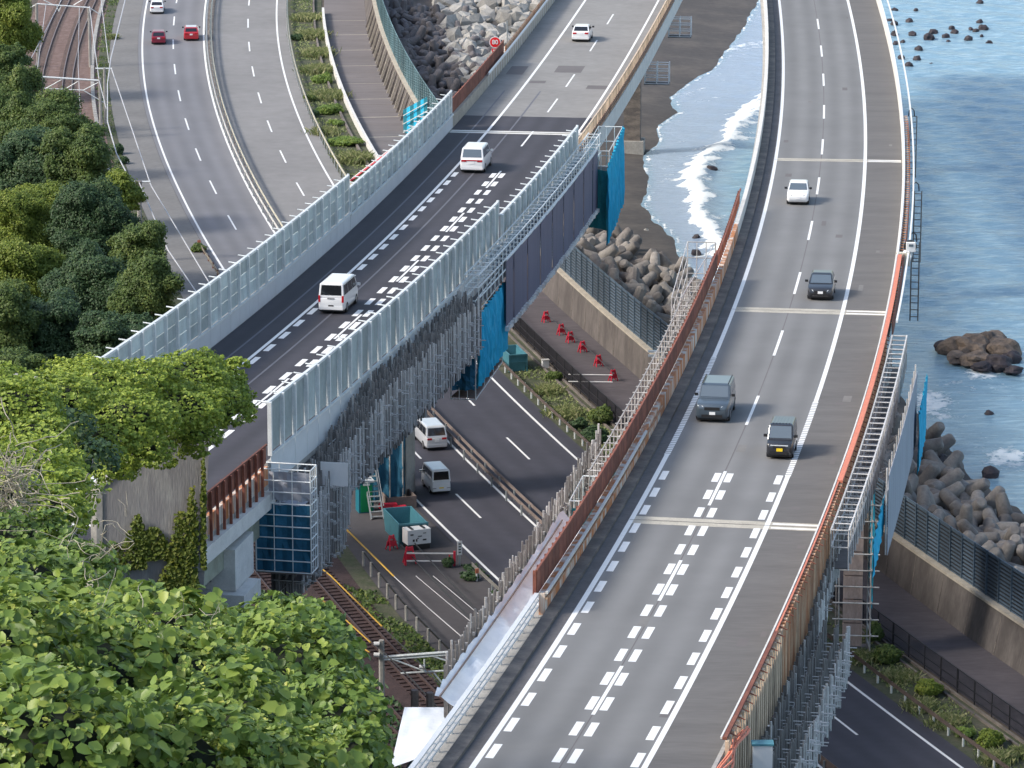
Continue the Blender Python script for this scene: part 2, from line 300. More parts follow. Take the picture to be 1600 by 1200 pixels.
ribbon('coastal_path', 'paving', LOW, LOW.sY(402), S1, 5.9, sFoot, -0.04, kind='structure')
ribbon('railway_bed', 'ballast_shaded', LOW, S0, LOW.sY(330), lambda q: sFr(q)-10.2, lambda q: sFr(q)-1.2, -0.06, kind='structure')
ribbon('railway_bed', 'ballast', LOW, LOW.sY(330), S1, lambda q: sFr(q)-10.2, lambda q: sFr(q)-1.2, -0.06, kind='structure')
seam = thing('road_surface_bands', 'crossing paving joints and repair strips on the grey coastal path below the sea wall', 'paving strips', LOW.p(LOW.sY(470), 8))
for k in range(26):
    q = LOW.sY(438)+k*3.6+random.uniform(-1, 1)
    if q < S1-2: ribbon('joint_strip', 'concrete_dirty' if k % 3 else 'crest_concrete', LOW, q, q+random.uniform(0.12, 0.3), 6.0, 10.8, -0.034, seam, step=1)
pl = thing('road_markings', 'white painted edge lines and lane dashes on the lower coast road under the bridges', 'road markings', LOW.p(LOW.sY(330), -7))
def edge(f, w, nm='edge_line'): ribbon(nm, 'paint', LOW, S0, S1, lambda q: f(q)-w/2, lambda q: f(q)+w/2, -0.02, pl)
edge(sA, 0.2); edge(sB, 0.2); edge(lambda q: 0.0, 0.2)
def dashes(cv, parent, marks, off, L=8.0, P=20.0, w=0.18, dz=0.008, lo=0, hi=1e9, name='lane_dash'):
    for a in marks:
        if a-L < lo or a > hi: continue
        ribbon(name, 'paint', cv, a-L, a, lambda q: val(off, q)-w/2, lambda q: val(off, q)+w/2, dz, parent, step=4)
# lower road dashes: cycle 17 m, surveyed phase
aL = onLow(716, 771)[0]; aR = onLow(795, 683)[0]
dashes(LOW, pl, [aL+17.0*k for k in range(-8, 20)], sM, 6.7, w=0.17, dz=-0.02, lo=S0, hi=S1)
dashes(LOW, pl, [aR+17.0*k for k in range(-8, 20)], -3.5, 6.7, w=0.17, dz=-0.02, lo=S0, hi=S1)
# ---------------------------------------------------------------- sea wall and its louvred fence
sw = thing('sea_wall', 'long leaning concrete sea wall with ribs and pale crest between path and blocks', 'sea wall', LOW.p(LOW.sY(300), 11.8))
sweep('wall_body', 'seawall_concrete', LOW, S0, S1, [(lambda q: sFoot(q), -0.1), (12.45, -0.1), (12.45, 2.8), (11.75, 2.8)], sw)
sweep('crest', 'crest_concrete', LOW, S0, S1, rect(11.62, 12.6, 2.803, 3.0), sw)
nr = 0
for k in range(int((S1-S0)/2.4)):
    q = S0+1+k*2.4; Y = LOW.p(q).y
    if not (245 < Y < 300 or 335 < Y < 385 or 425 < Y < 520) or (Y < 400 and k % 2): continue
    b = MB(); f = sFoot(q); e_ = .28 if Y > 400 else .03; p = [LOW.p(q+dq, o, z) for dq in ((-.09, .09) if Y > 400 else (-.05, .05)) for o, z in ((f-e_, -0.1), (f+0.1, -0.1), (11.85, 2.79), (11.75-e_*.32, 2.79))]
    b.add(p, [(3, 2, 1, 0), (4, 5, 6, 7), (0, 1, 5, 4), (1, 2, 6, 5), (2, 3, 7, 6), (3, 0, 4, 7)]); b.build('rib', 'crest_concrete' if k % 2 and Y > 400 else 'concrete_dirty', sw)
lf = thing('louvre_fence', 'long dark blue louvred fence standing on the crest of the sea wall', 'fence', LOW.p(LOW.sY(300), 12.1, 3))
b = MB()
for i in range(11): b.beam((-0.97, -0.05, 0.22+i*0.262), (0.97, -0.03, 0.22+i*0.262), 0.06, 0.11)
for z in (0.05, 3.0): b.box((0, 0, z), (2, 0.07, 0.07))
b.box((-1.0, 0, 1.5), (0.10, 0.14, 3.1)); lp_mesh = b.mesh('louvre_panel', 'fence_shaded'); lp_far = b.mesh('louvre_panel_far', 'fence_lit')
k = 0; q = S0+1
while q < S1-1:
    Y = LOW.p(q).y
    if Y < 312 or 330 < Y < 395 or 420 < Y < 545: inst('louvre_panel', lp_mesh if Y < 400 else lp_far, Matrix.Translation(LOW.p(q, 12.1, 3.0)) @ Matrix.Rotation(LOW.ang(q), 4, 'Z'), lf)
    q += 2.0
for a_, c_ in ((S0, LOW.sY(312)), (LOW.sY(330), LOW.sY(395))): sweep('backing_mesh', 'fence_black', LOW, a_, c_, rect(12.17, 12.2, 3.05, 5.95), lf)
# ---------------------------------------------------------------- guard rails along the lower road
def guardrail(label, cv, s0, s1, off, side, group=None, rails=1, mrail='concrete_white', post='steel', h=0.75, dz=0.0, sp=4.0, name='guard_rail', w=0.1, bh=.15):
    t = thing(name, label, 'guard rail', cv.p(s0, val(off, s0), dz), group=group)
    for r in range(rails):
        z = h-r*0.3
        sweep('rail_beam', mrail, cv, s0, s1, [(lambda q: val(off, q)-w/2, dz+z-bh), (lambda q: val(off, q)+w/2*side, dz+z-bh*.5), (lambda q: val(off, q)+w/2*side, dz+z+bh*.5), (lambda q: val(off, q)-w/2, dz+z+bh)], t)
    q = s0+0.5
    while q < s1:
        stick('rail_post', post, cv.p(q, val(off, q)-0.12*side, dz-0.05), cv.p(q, val(off, q)-0.12*side, dz+h-0.02), 0.075, t); q += sp
    return t
med = lambda q: (sB(q)-7.55)/2-0.1
ribbon('median', 'concrete_dirty', LOW, S0, S1, lambda q: sB(q)+0.46, lambda q: -7.72, -0.025, kind='structure')
guardrail('pale median guard rail between the two lower carriageways at upper left', LOW, LOW.sY(395), S1-6, lambda q: med(q)-0.2, 1, sp=4)
guardrail('cream second beam of the median barrier beside the right carriageway at upper left', LOW, LOW.sY(395), S1-6, lambda q: med(q)+0.35, 1, mrail='cream', sp=4)
guardrail('dark median guard rail between the two bridges beside the silver minivan', LOW, LOW.sY(285), LOW.sY(345), lambda q: med(q)-0.25, 1, mrail='pier_brown', sp=4)
guardrail('thin outer median beam on the sea side between the two bridges', LOW, LOW.sY(285), LOW.sY(345), lambda q: med(q)+0.35, 1, mrail='pier_brown', sp=4)
guardrail('median guard rail at the bottom edge right of the near bridge', LOW, S0, LOW.sY(258), lambda q: med(q)-0.2, 1, rails=2, mrail='pier_brown', sp=4)
guardrail('pale beige guard rail between the right carriageway and grassy verge at upper left', LOW, LOW.sY(405), S1-6, 1.35, 1, mrail='cream', sp=2.5)
guardrail('grey guard rail with pale posts beside the shrubs between the two bridges', LOW, LOW.sY(300), LOW.sY(352), 1.4, -1, mrail='pier_brown', post='steel_pale', sp=2.2)
guardrail('grey guard rail with pale posts beside the grassy verge at bottom right', LOW, S0, LOW.sY(275), 1.65, -1, mrail='pier_brown', post='steel_pale', sp=2.2)
# white kerb wall of the path (far), black mesh fence (near)
kw = thing('white_edge_wall', 'low white concrete edge wall curving beside the coastal path at upper left', 'wall', LOW.p(LOW.sY(430), 5.75))
sweep('wall_body', 'concrete_white', LOW, LOW.sY(418), LOW.sY(530), rect(5.6, 5.88, -0.1, 0.75), kw)
sweep('drain_side', 'concrete_dirty', LOW, LOW.sY(400), S1-5, rect(4.5, 4.7, -0.1, 0.25), kw)
def meshfence(label, s0, s1, off):
    t = thing('mesh_fence', label, 'fence', LOW.p(s0, off))
    q = s0
    while q <= s1: stick('fence_post', 'fence_black', LOW.p(q, off, -0.1), LOW.p(q, off, 1.6), 0.05, t); q += 2.6
    for z in (0.25, 0.8, 1.55): sweep('fence_rail', 'fence_black', LOW, s0, s1, rect(off-0.03, off+0.03, z, z+0.05), t)
    b = MB(); q = s0
    while q < s1: b.beam(LOW.p(q, off, 0.1), LOW.p(q, off, 1.55), 0.03); q += 0.16
    b.build('mesh_wires', 'fence_black', t, kind='stuff')
    sweep('concrete_channel', 'concrete_dirty', LOW, s0, s1, rect(off-0.95, off-0.8, -0.1, 0.12), t); sweep('concrete_channel', 'concrete_dirty', LOW, s0, s1, rect(off-0.35, off-0.2, -0.1, 0.12), t)
meshfence('black mesh fence beside the coastal path between the two bridges', LOW.sY(312), LOW.sY(372), 5.75)
meshfence('black mesh fence beside the coastal path at bottom right', S0, LOW.sY(283), 5.75)
# ---------------------------------------------------------------- railway
tr = thing('railway_track', 'double railway track on brown ballast at upper left', 'railway track', LOW.p(LOW.sY(470), -26))
tc = (lambda q: float(np.interp(LOW.p(q).y, [280, 463, 490, 541], [-29.8, -28.2, -27.9, -26.6])), lambda q: float(np.interp(LOW.p(q).y, [280, 463, 490, 541], [-26.2, -24.9, -24.5, -23.3])))
for f in tc:
    for dx, m_r, ra, rb in ((-0.53, 'rail_steel', LOW.sY(330), S1), (0.53, 'rail_steel', LOW.sY(330), S1), (-0.53, 'rail_shaded', S0, LOW.sY(330)-.02), (0.53, 'rail_shaded', S0, LOW.sY(330)-.02)): sweep('rail', m_r, LOW, ra, rb, [(lambda q: f(q)+dx-0.05, 0.0), (lambda q: f(q)+dx+0.05, 0.0), (lambda q: f(q)+dx+0.05, 0.17), (lambda q: f(q)+dx-0.05, 0.17)], tr)
    b = MB(); q = LOW.sY(330)
    while q < S1: b.box(LOW.p(q, f(q), -0.03), (0.22, 2.1, 0.1), LOW.ang(q)); q += 0.75
    b.build('sleeper_row', 'sleeper', tr, kind='stuff')
    b = MB(); q = S0+1
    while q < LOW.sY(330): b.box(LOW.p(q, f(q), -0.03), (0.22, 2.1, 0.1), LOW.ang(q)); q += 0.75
    b.build('sleeper_row', 'ballast_shaded', tr, kind='stuff')
ct = thing('cable_trough', 'line of pale concrete cable trough lids beside the railway at upper left', 'cable trough', LOW.p(LOW.sY(470), -21))
q = LOW.sY(385)
while q < S1-6: slab('trough_lid', 'concrete', LOW.p(q, sFr(q)-1.9, 0.08), (0.9, 0.4, 0.25), LOW.ang(q), ct); q += 1.05
# ---------------------------------------------------------------- bridges
def bridge(cv, label, road, sh, offR, sA0, sA1, gutter, seg, ledgeL):
    t = thing('expressway_bridge', label, 'bridge', cv.p((sA0+sA1)/2, 4))
    return t
sR0, sR1 = RD.sY(150), RD.len-2
br = thing('expressway_bridge', 'nearer grey expressway bridge sweeping from bottom centre to top right', 'bridge', RD.p(RD.sY(260), 4, -6))
sweep('deck_slab', 'concrete', RD, sR0, sR1, [(-1.9, -0.02), (10.3, -0.02), (10.3, -0.5), (8.4, -0.75), (0.2, -0.75), (-1.9, -0.5)][::-1], br)
ribbon('carriageway_surface', 'asphalt_grey', RD, sR0, sR1, -0.1, 7.15, 0.0, br)
ribbon('shoulder_surface', 'asphalt_shoulder', RD, sR0, sR1, 7.15, 9.95, 0.0, br)
ribbon('gutter_surface', 'asphalt_gutter', RD, sR0, sR1, -0.75, -0.1, 0.0, br)
sweep('kerb_ledge', 'concrete_dirty', RD, sR0, sR1, rect(-1.36, -0.74, -0.01, 0.16), br)
for a, bb in ((0.8, 1.5), (6.6, 7.3)):
    sweep('girder', 'girder_green', RD, sR0, sR1, rect(a, bb, -2.9, -0.76), br)
sN = RD.sY(196.5)         # where the rusty fence begins
sweep('parapet', 'concrete_rusty', RD, sN, RD.sY(300), rect(-1.66, -1.37, -0.55, 1.05), br)
sweep('parapet', 'concrete_white', RD, RD.sY(300)+0.02, sR1, rect(-1.66, -1.37, -0.55, 1.0), br)
sweep('parapet', 'concrete_white', RD, RD.sY(262), sR1, rect(9.96, 10.2, -0.9, 0.9), br)
sweep('parapet_base', 'concrete', RD, sR0, RD.sY(262)-0.02, rect(9.96, 10.14, -0.9, 0.35), br)
def solid(cv, parent, off, s0, s1, w=0.2, dz=0.008, rumble=None):
    if rumble:
        a, c = rumble
        for x, y in ((s0, a), (c, s1)): ribbon('edge_line', 'paint', cv, x, y, off-w/2, off+w/2, dz, parent)
        b = MB(); q = a
        while q < c:
            p = [cv.p(q, off-w*.62, dz), cv.p(q, off+w*.62, dz), cv.p(q+.32, off+w*.62, dz), cv.p(q+.32, off-w*.62, dz)]; b.add(p, [(0, 1, 2, 3)]); q += 0.45
        b.build('rumble_line', 'paint', parent)
    else: ribbon('edge_line', 'paint', cv, s0, s1, off-w/2, off+w/2, dz, parent)
solid(RD, br, 0.0, sR0, sR1, 0.26, rumble=(RD.sY(231), RD.sY(258)))
solid(RD, br, 7.05, sR0, sR1, 0.26, rumble=(RD.sY(227), RD.sY(246)))
S_R = [(1274.5,29.5),(1280,71),(1283.5,115),(1285,164),(1283.7,217.5),(1278,277),(1266,345),(1247,425),(1220.5,516),(1184,618),(1134,736),(1066,875),(974,1040)]
mk = [onR(*p)[0] for p in S_R]
dashes(RD, br, mk+[mk[-1]-20.2], 3.6, 8.0, w=0.17)
ribbon('centre_seam', 'asphalt_patch', RD, sR0, sR1, 3.55, 3.61, 0.004, br)
def boxmarks(cv, parent, s_first, n, offs, pitch, dz=0.0085):
    for k in range(n):
        c = s_first-k*pitch
        for o in offs: ribbon('slow_mark', 'paint', cv, c-1.05, c+1.05, o-0.18, o+0.18, dz, parent, step=4)
boxmarks(RD, br, onR(1132, 746)[0], 19, (0.42, 3.6-0.33, 3.6+0.33, 6.62), 4.03)
def joint(cv, parent, q, a, b2, sh=None, w=0.9):
    ribbon('expansion_joint', 'concrete_joint', cv, q-w*.8, q+w*.8, a, b2, 0.006, parent, step=0.3)
    ribbon('joint_gap', 'trim_black', cv, q-0.04, q+0.04, a, b2, 0.012, parent, step=0.1)
    if sh:
        for dq in (-w/2-0.1, w/2-0.25): ribbon('joint_band', 'paint', cv, q+dq, q+dq+0.3, sh[0], sh[1], 0.010, parent, step=0.3)
for px, py in ((1212, 249), (1137, 483), (990, 812)): joint(RD, br, onR(px, py)[0], -0.1, 9.9, (7.3, 9.85), 1.0 if py > 300 else 0.8)
for k in range(26):
    q = random.uniform(RD.sY(175), RD.sY(430)); o = random.choice((random.uniform(.3, 6.8), random.uniform(7.4, 9.6))); w_ = random.uniform(.15, .5); ribbon('worn_patch', 'asphalt_patch' if k % 3 else 'asphalt_lane', RD, q, q+random.uniform(.3, 2.2), o, o+w_, 0.0045, br, step=.5)
for Y in (330, 392, 452): 
    c = RD.p(RD.sY(Y), 4); b = MB(); b.box((c.x, c.y, c.z/2-1.4), (2.4, 2.2, c.z-2.8), RD.ang(RD.sY(Y))); b.build('pier', 'concrete', br)
    b = MB(); b.box((c.x, c.y, c.z-3.55), (1.9, 8.4, 1.2), RD.ang(RD.sY(Y))); b.build('pier_cap', 'concrete', br)
# left bridge
sL0, sL1 = LD.sY(208), LD.len-2
bl = thing('expressway_bridge', 'farther expressway bridge with new dark asphalt running from the wall to top centre', 'bridge', LD.p(LD.sY(300), 4, -6))
sChange = LD.sY(353)
sweep('deck_slab', 'concrete', LD, sL0, sL1, [(-3.3, -0.02), (9.35, -0.02), (9.35, -0.5), (8, -0.75), (-2, -0.75), (-3.3, -0.5)][::-1], bl)
ribbon('new_surface', 'asphalt_new', LD, sL0, sChange, -3.0, 9.1, 0.0, bl)
ribbon('old_surface', 'asphalt_old', LD, sChange, sL1, -3.0, 9.1, 0.0, bl)
for a, bb in ((-1.2, -0.5), (3.2, 3.9), (7.3, 8.0)): sweep('girder', 'girder_green', LD, sL0, sL1, rect(a, bb, -2.9, -0.76), bl)
solid(LD, bl, 0.0, sL0, sL1, 0.22); solid(LD, bl, 7.35, LD.sY(322), sL1, 0.2)
mk = [onL(*p)[0] for p in [(958,22),(935,62.5),(901,116),(870,154),(833.75,205),(782.5,267),(725,332.5),(652.5,406),(565,491),(460,591)]]
dashes(LD, bl, mk+[mk[-1]-19.8, mk[0]+20], 3.67, 8.0, w=0.15, dz=0.009)
boxmarks(LD, bl, onL(776, 274)[0], 27, (0.42, 3.67-0.34, 3.67+0.34), 3.96)
for o in (-1.35, 1.75): ribbon('joint_seal', 'seal_strip', LD, sL0, LD.sY(368), o-0.07, o+0.07, 0.005, bl)
joint(LD, bl, onL(748, 206)[0], -3.0, 9.1, (-2.9, 9.0), 1.0); joint(LD, bl, LD.sY(211.5), -3, 9.1, (-2.9, 9.0), 0.8)
for x0, y0, w, l in ((808, 110, 1.5, 5.5), (890, 108, 2.4, 4.5), (933, 136, 1.8, 2.2), (840, 128, 1.4, 1.6)):
    q, o = onL(x0, y0); ribbon('asphalt_patch', 'asphalt_patch', LD, q-l/2, q+l/2, o-w/2, o+w/2, 0.005, bl)
for Y, o in ((466, 2.6),):
    c = LD.p(LD.sY(Y), o); b = MB(); b.box((c.x, c.y, c.z/2-1), (1.6, 1.8, c.z-2.2), LD.ang(LD.sY(Y))); b.build('pier', 'concrete_dirty', bl)
    b = MB(); b.box((c.x, c.y, 0.6), (2.6, 2.6, 1.8), LD.ang(LD.sY(Y))); b.build('footing', 'concrete', bl)
sweep('parapet', 'crest_concrete', LD, LD.sY(346), sL1, rect(-3.35, -3.02, -0.4, 0.95), bl)
sweep('parapet', 'concrete_white', LD, LD.sY(326), sL1, rect(9.12, 9.4, -0.75, 0.75), bl)
sweep('parapet', 'concrete_rusty', LD, sL0, LD.sY(222), rect(9.12, 9.34, -0.3, 0.95), bl); sweep('outer_ledge', 'concrete_white', LD, sL0, LD.sY(222), rect(9.35, 9.72, -1.15, -0.30), bl); sweep('fascia_girder', 'girder_green', LD, sL0, LD.sY(221), rect(8.7, 9.1, -2.7, -0.78), bl)
sweep('parapet', 'concrete', LD, sL0, LD.sY(346), rect(-3.3, -3.12, -0.4, 1.2), bl)
sweep('parapet', 'concrete', LD, LD.sY(222)+0.05, LD.sY(326), rect(9.12, 9.3, -0.6, 1.1), bl)
# ---------------------------------------------------------------- temporary noise barriers on the left bridge
def noise_barrier(label, cv, s0, s1, off, z0, z1, skirt, out, lit, rows=3, pm='barrier_panel', pw=0.2):
    t = thing('noise_barrier', label, 'noise barrier', cv.p(s0, off, z0), group='pale panelled noise barriers on the farther bridge')
    n = max(1, round((s1-s0)/2.5)); L = (s1-s0)/n
    for i in range(n):
        q = s0+(i+.5)*L; a = cv.ang(q); sl = -math.atan(cv.gz*math.sin(a))
        for r in range(rows):
            h = (z1-z0)/rows; slab('panel', pm, cv.p(q, off, z0+(r+.5)*h), (L-0.22, 0.05, h-0.04), a, t, pitch=sl)
        slab('post', 'steel_pale', cv.p(q-L/2, off+(0.02+pw/2)*out, (z0+z1)/2+0.02), (0.2, pw, z1-z0+0.2), a, t)
        stick('stay_arm', 'steel_pale', cv.p(q-L/2, off, z1+0.1), cv.p(q-L/2, off-0.55*lit, z1+0.16), 0.045, t)
        slab('skirt_sheet', 'barrier_sheet', cv.p(q, off+0.14*out, (skirt[0]+skirt[1])/2), (L-0.03, 0.04, skirt[1]-skirt[0]), a, t, pitch=sl)
    sweep('top_rail', 'steel_pale', cv, s0, s1, rect(off-0.09, off+0.09, z1, z1+0.14), t)
    sweep('base_rail', 'steel_pale', cv, s0, s1, rect(off-0.05+0.16*out, off+0.09+0.16*out, z0-0.1, z0+0.02), t)
    stick('post', 'steel_pale', cv.p(s1, off, z0-0.4), cv.p(s1, off, z1+0.2), 0.1, t)
    return t
noise_barrier('long pale noise barrier on the hill side of the farther bridge beside the trees', LD, LD.sY(228), LD.sY(297), -3.15, 1.3, 3.85, (0.02, 1.25), 0.8, 1)
noise_barrier('short stepped noise barrier section reaching the brown fence on the hill side', LD, LD.sY(297)+0.1, LD.sY(346), -3.15, 1.15, 2.9, (0.02, 1.1), 0.8, 1)
noise_barrier('tall ribbed noise barrier above the grey hanging scaffold on the farther bridge', LD, LD.sY(222.5), LD.sY(286), 9.2, 1.5, 4.2, (-0.25, 1.45), 1, 1, 1, 'barrier_panel_ribbed', .22)
noise_barrier('shorter ribbed noise barrier section above the mauve sheets on the farther bridge', LD, LD.sY(286)+0.1, LD.sY(326), 9.35, 1.4, 3.3, (-0.25, 1.35), 1, 1, 1, 'barrier_panel_ribbed', .22)
# lattice gantry strip outside the short section
def railing(name, label, cat, cv, s0, s1, offs, zs, m, sp, r=0.035, group=None, cross=None, deckz=None):
    t = thing(name, label, cat, cv.p(s0, offs[0], zs[0]), group=group)
    qs = np.arange(s0, s1+0.01, sp)
    for o in offs:
        for q in qs: stick('upright', m, cv.p(q, o, zs[0]), cv.p(q, o, zs[1]), r, t)
        for z in (zs[2:] or (zs[1],)): sweep('rail_bar', m, cv, s0, s1, rect(o-r, o+r, z-r, z+r), t)
    if cross:
        for q in qs:
            for z in cross: stick('cross_bar', m, cv.p(q, offs[0], z), cv.p(q, offs[-1], z), r, t)
    if deckz is not None:
        w = offs[-1]-offs[0]
        for i in range(len(qs)-1):
            q = (qs[i]+qs[i+1])/2; slab('walk_plank', 'plank_steel', cv.p(q, (offs[0]+offs[-1])/2, deckz), (sp-0.08, w-0.1, 0.05), cv.ang(q), t)
    return t
railing('scaffold_walkway', 'pale lattice walkway outside the shorter noise barrier section on the farther bridge', 'scaffold', LD, LD.sY(270), LD.sY(330), (9.8, 10.7), (0.2, 2.3, 0.8, 1.5, 2.3), 'steel_pale', 1.5, 0.035, cross=(1.5, 2.3), deckz=0.3)
# mauve hanging sheets
sh = thing('debris_sheet', 'long grey mauve sheet hung under the farther bridge beside the cyan netting', 'sheet', LD.p(LD.sY(300), 10.6, -3))
n = 16; a0, a1 = LD.sY(280), LD.sY(327)
for i in range(n):
    q = a0+(i+.5)*(a1-a0)/n; slab('sheet_strip', 'sheet_mauve', LD.p(q, 10.75+0.06*(i % 2), -0.85), ((a1-a0)/n+0.1, 0.03, 4.5), LD.ang(q), sh)
sweep('top_rail', 'steel_pale', LD, a0, a1, rect(10.7, 10.8, 1.4, 1.5), sh)
b = MB()
for i in range(52): b.box(LD.p(a0+i*(a1-a0)/52, 10.85, -3.15), (0.55, 0.25, 0.28), LD.ang(a0)+random.uniform(-.3, .3))
b.build('edge_pads', 'concrete_white', sh, kind='stuff')
# ---------------------------------------------------------------- hanging scaffolds made of many poles
def scaffold(label, cv, s0, s1, offs, top, bot, sp, m1='pole_steel', m2='pole_steel_light', name='hanging_scaffold', r=0.055, cap=280, bslope=0.0):
    t = thing(name, label, 'scaffold', cv.p((s0+s1)/2, offs[0], val(bot, (s0+s1)/2)))
    cnt = 0; sm = MB(); sl = MB()
    qs = np.arange(s0, s1, sp)
    for q in qs:
        for o in offs:
            qq = q+random.uniform(-.08, .08)*sp+(.5*sp if offs.index(o) % 2 else 0); oo = o+random.uniform(-.03, .03)
            z0 = bot(qq)+(o-offs[0])*bslope+random.choice((-.35, -.1, .1, .3)); z1 = val(top, qq)-(o-offs[0])*0.25+random.choice((-.2, 0, .12, .3))
            if cnt < cap and o in (offs[0], offs[-1]): stick('pole', m1 if random.random() < (.8 if o == offs[0] else .3) else m2, cv.p(qq, oo, z0), cv.p(qq, oo, z1), r*random.uniform(.8, 1.2), t); cnt += 1
            else: sm.tube([cv.p(qq, oo, z0), cv.p(qq, oo, z1)], r, 5)
            if o == offs[0]: sm.beam(cv.p(qq+.2, oo-.15, z0+.3), cv.p(qq+.2, oo-.15, z1-.3), 0.16, 0.04)
    for iq, q in enumerate(qs):
        z = math.ceil((val(bot, q)+0.4+bslope*.8)/.95)*.95+(.3 if iq % 3 == 0 else 0)
        if iq % 2 and sp < .4: continue
        while z < val(top, q)-0.6:
            sl.tube([cv.p(q, offs[0]-.3, z), cv.p(q, offs[-1]+random.choice((.15, .3, .45)), z)], 0.03, 4)
            if random.random() < .8: sl.box(cv.p(q, offs[-1]+.05, z), (0.16, 0.16, 0.14), 0)
            z += .95
    for z in np.arange(-6.0, 1.2, 2.85):
        for o in (offs[0],):
            run = [q for q in np.arange(s0, s1, 1.5) if val(bot, q)+(o-offs[0])*bslope+.2 < z < val(top, q)-.2]
            if len(run) > 1: sl.tube([cv.p(q, o+.06, z) for q in run], 0.03, 4)
    pb = MB()
    for i in range(int((s1-s0)/2)):
        q = s0+i*2+1
        for z in np.arange(val(bot, q)+0.2+bslope*1.4, val(top, q)-1.5, 1.9): pb.box(cv.p(q, (offs[0]+offs[-1])/2, z), (1.96, offs[-1]-offs[0]-.1, 0.05), cv.ang(q))
    pb.build('deck_planks', 'plank_steel', t, kind='stuff'); sm.build('rear_poles', m1, t, kind='stuff'); sl.build('ties_and_couplers', m2, t, kind='stuff')
    return t
topL = lambda q: float(np.interp(LD.p(q).y, [222, 228, 236, 242], [-1.8, -0.7, 0.7, 1.3]))
botL = lambda q: float(np.interp(LD.p(q).y, [222, 231.5, 233, 276], [-7.0, -7.0, -4.2, -3.4]))
scaffold('dense grey hanging scaffold of vertical poles under the near end of the farther bridge', LD, LD.sY(222.4), LD.sY(269), (9.75, 10.1, 10.5, 11.0), topL, botL, 0.34, bslope=1.05)
sweep('inner_screen', 'plank_steel', LD, LD.sY(222.4), LD.sY(276), [(9.3, -0.6), (9.35, -0.6), (9.35, botL), (9.3, botL)], bpy.data.objects['hanging_scaffold'])
topR = lambda q: float(np.interp(RD.p(q).y, [165, 200, 225], [-1.9, -1.6, -0.4]))
botR = lambda q: float(np.interp(RD.p(q).y, [165, 182, 200, 225, 262], [-4.6, -4.8, -5.0, -5.0, -5.0]))
scaffold('dense grey hanging scaffold along the bottom sea side of the nearer bridge', RD, sR0+6, RD.sY(204), (10.75, 11.3, 11.9, 12.4), topR, botR, 0.5, bslope=.3)
scaffold('narrower hanging scaffold between orange barrier and brown shaft', RD, RD.sY(204), RD.sY(232), (10.6, 10.85), topR, lambda q: float(np.interp(RD.p(q).y, [204, 212], [-3.4, -2.0])), 0.4)
# walkway with rungs, far part of right side
railing('scaffold_walkway', 'railed grey scaffold walkway outside the orange barrier of the nearer bridge', 'scaffold', RD, RD.sY(212), RD.sY(262), (10.7, 11.6), (-1.2, 0.9, 0.0, 0.9), 'pole_steel_light', 1.4, 0.04, cross=(0.9, 0.0), deckz=-1.1)
gs = thing('debris_sheet', 'tall pale grey mesh screen on the seaward edge of the nearer bridge scaffold', 'sheet', RD.p(RD.sY(240), 12.9, -3))
a0, a1 = RD.sY(224), RD.sY(251)
for i in range(14):
    q = a0+(i+.5)*(a1-a0)/14; slab('screen_panel', 'sheet_grey', RD.p(q, 12.7, -1.2), ((a1-a0)/14-0.05, 0.03, 4.4), RD.ang(q), gs)
for i in range(15): q = a0+i*(a1-a0)/14; stick('upright', 'pole_steel_light', RD.p(q, 12.6, -3.4), RD.p(q, 12.6, 1.4), 0.045, gs)
for o, z in ((12.6, 0.0), (12.3, -1.0)): sweep('pipe', 'pole_steel_light', RD, a0, a1, rect(o-.06, o+.06, z, z+.12), gs)
def net(name, label, mat_, pts_, h, parent=None, fold=0.24, nm='sheet'):
    """hanging net along a polyline of world points (top edge), with folds"""
    t = parent or thing(name, label, 'netting', Vector(pts_[0])-Vector((0, 0, h)))
    P = [Vector(p) for p in pts_]
    for k in range(len(P)-1):
        a, c = P[k], P[k+1]; L = (c-a).length; n = max(4, int(L/0.25)); nrm = (c-a).cross(Vector((0, 0, 1))).normalized(); vs = []; fs = []; m = 7
        for i in range(n+1):
            for j in range(m+1):
                w = a.lerp(c, i/n)+nrm*fold*(math.sin(i*1.7+j*.4)*.5+random.uniform(-.3, .3)); vs.append(w-Vector((0, 0, h*j/m+random.uniform(0, .12)*(j == m))))
        for i in range(n):
            for j in range(m): q = i*(m+1)+j; fs.append((q, q+1, q+m+2, q+m+1))
        b = MB(); b.add(vs, fs); b.build(nm, mat_, t)
    return t
def cage(label, corners, z0, z1, lv, m='steel_pale', name='scaffold_tower', r=0.04, floor=None):
    """box scaffold: corners = world xy list; posts, ledgers per level"""
    t = thing(name, label, 'scaffold', (corners[0][0], corners[0][1], z0))
    n = len(corners)
    for x, y in corners: stick('standard', m, (x, y, z0), (x, y, z1), r, t)
    for i in range(n):
        (x0, y0), (x1, y1) = corners[i], corners[(i+1) % n]
        for k in range(lv+1):
            z = z0+(z1-z0)*k/lv; stick('ledger', m, (x0, y0, z), (x1, y1, z), r*.9, t)
        for f in (1/3, 2/3): stick('standard', m, (x0+(x1-x0)*f, y0+(y1-y0)*f, z0), (x0+(x1-x0)*f, y0+(y1-y0)*f, z1), r*.7, t)
    if floor is not None:
        b = MB(); z = floor; b.add([(x, y, z) for x, y in corners]+[(x, y, z+.06) for x, y in corners], [tuple(range(n))[::-1], tuple(range(n, 2*n))]+[(i, (i+1) % n, n+(i+1) % n, n+i) for i in range(n)]); b.build('platform', 'pier_brown', t)
    return t
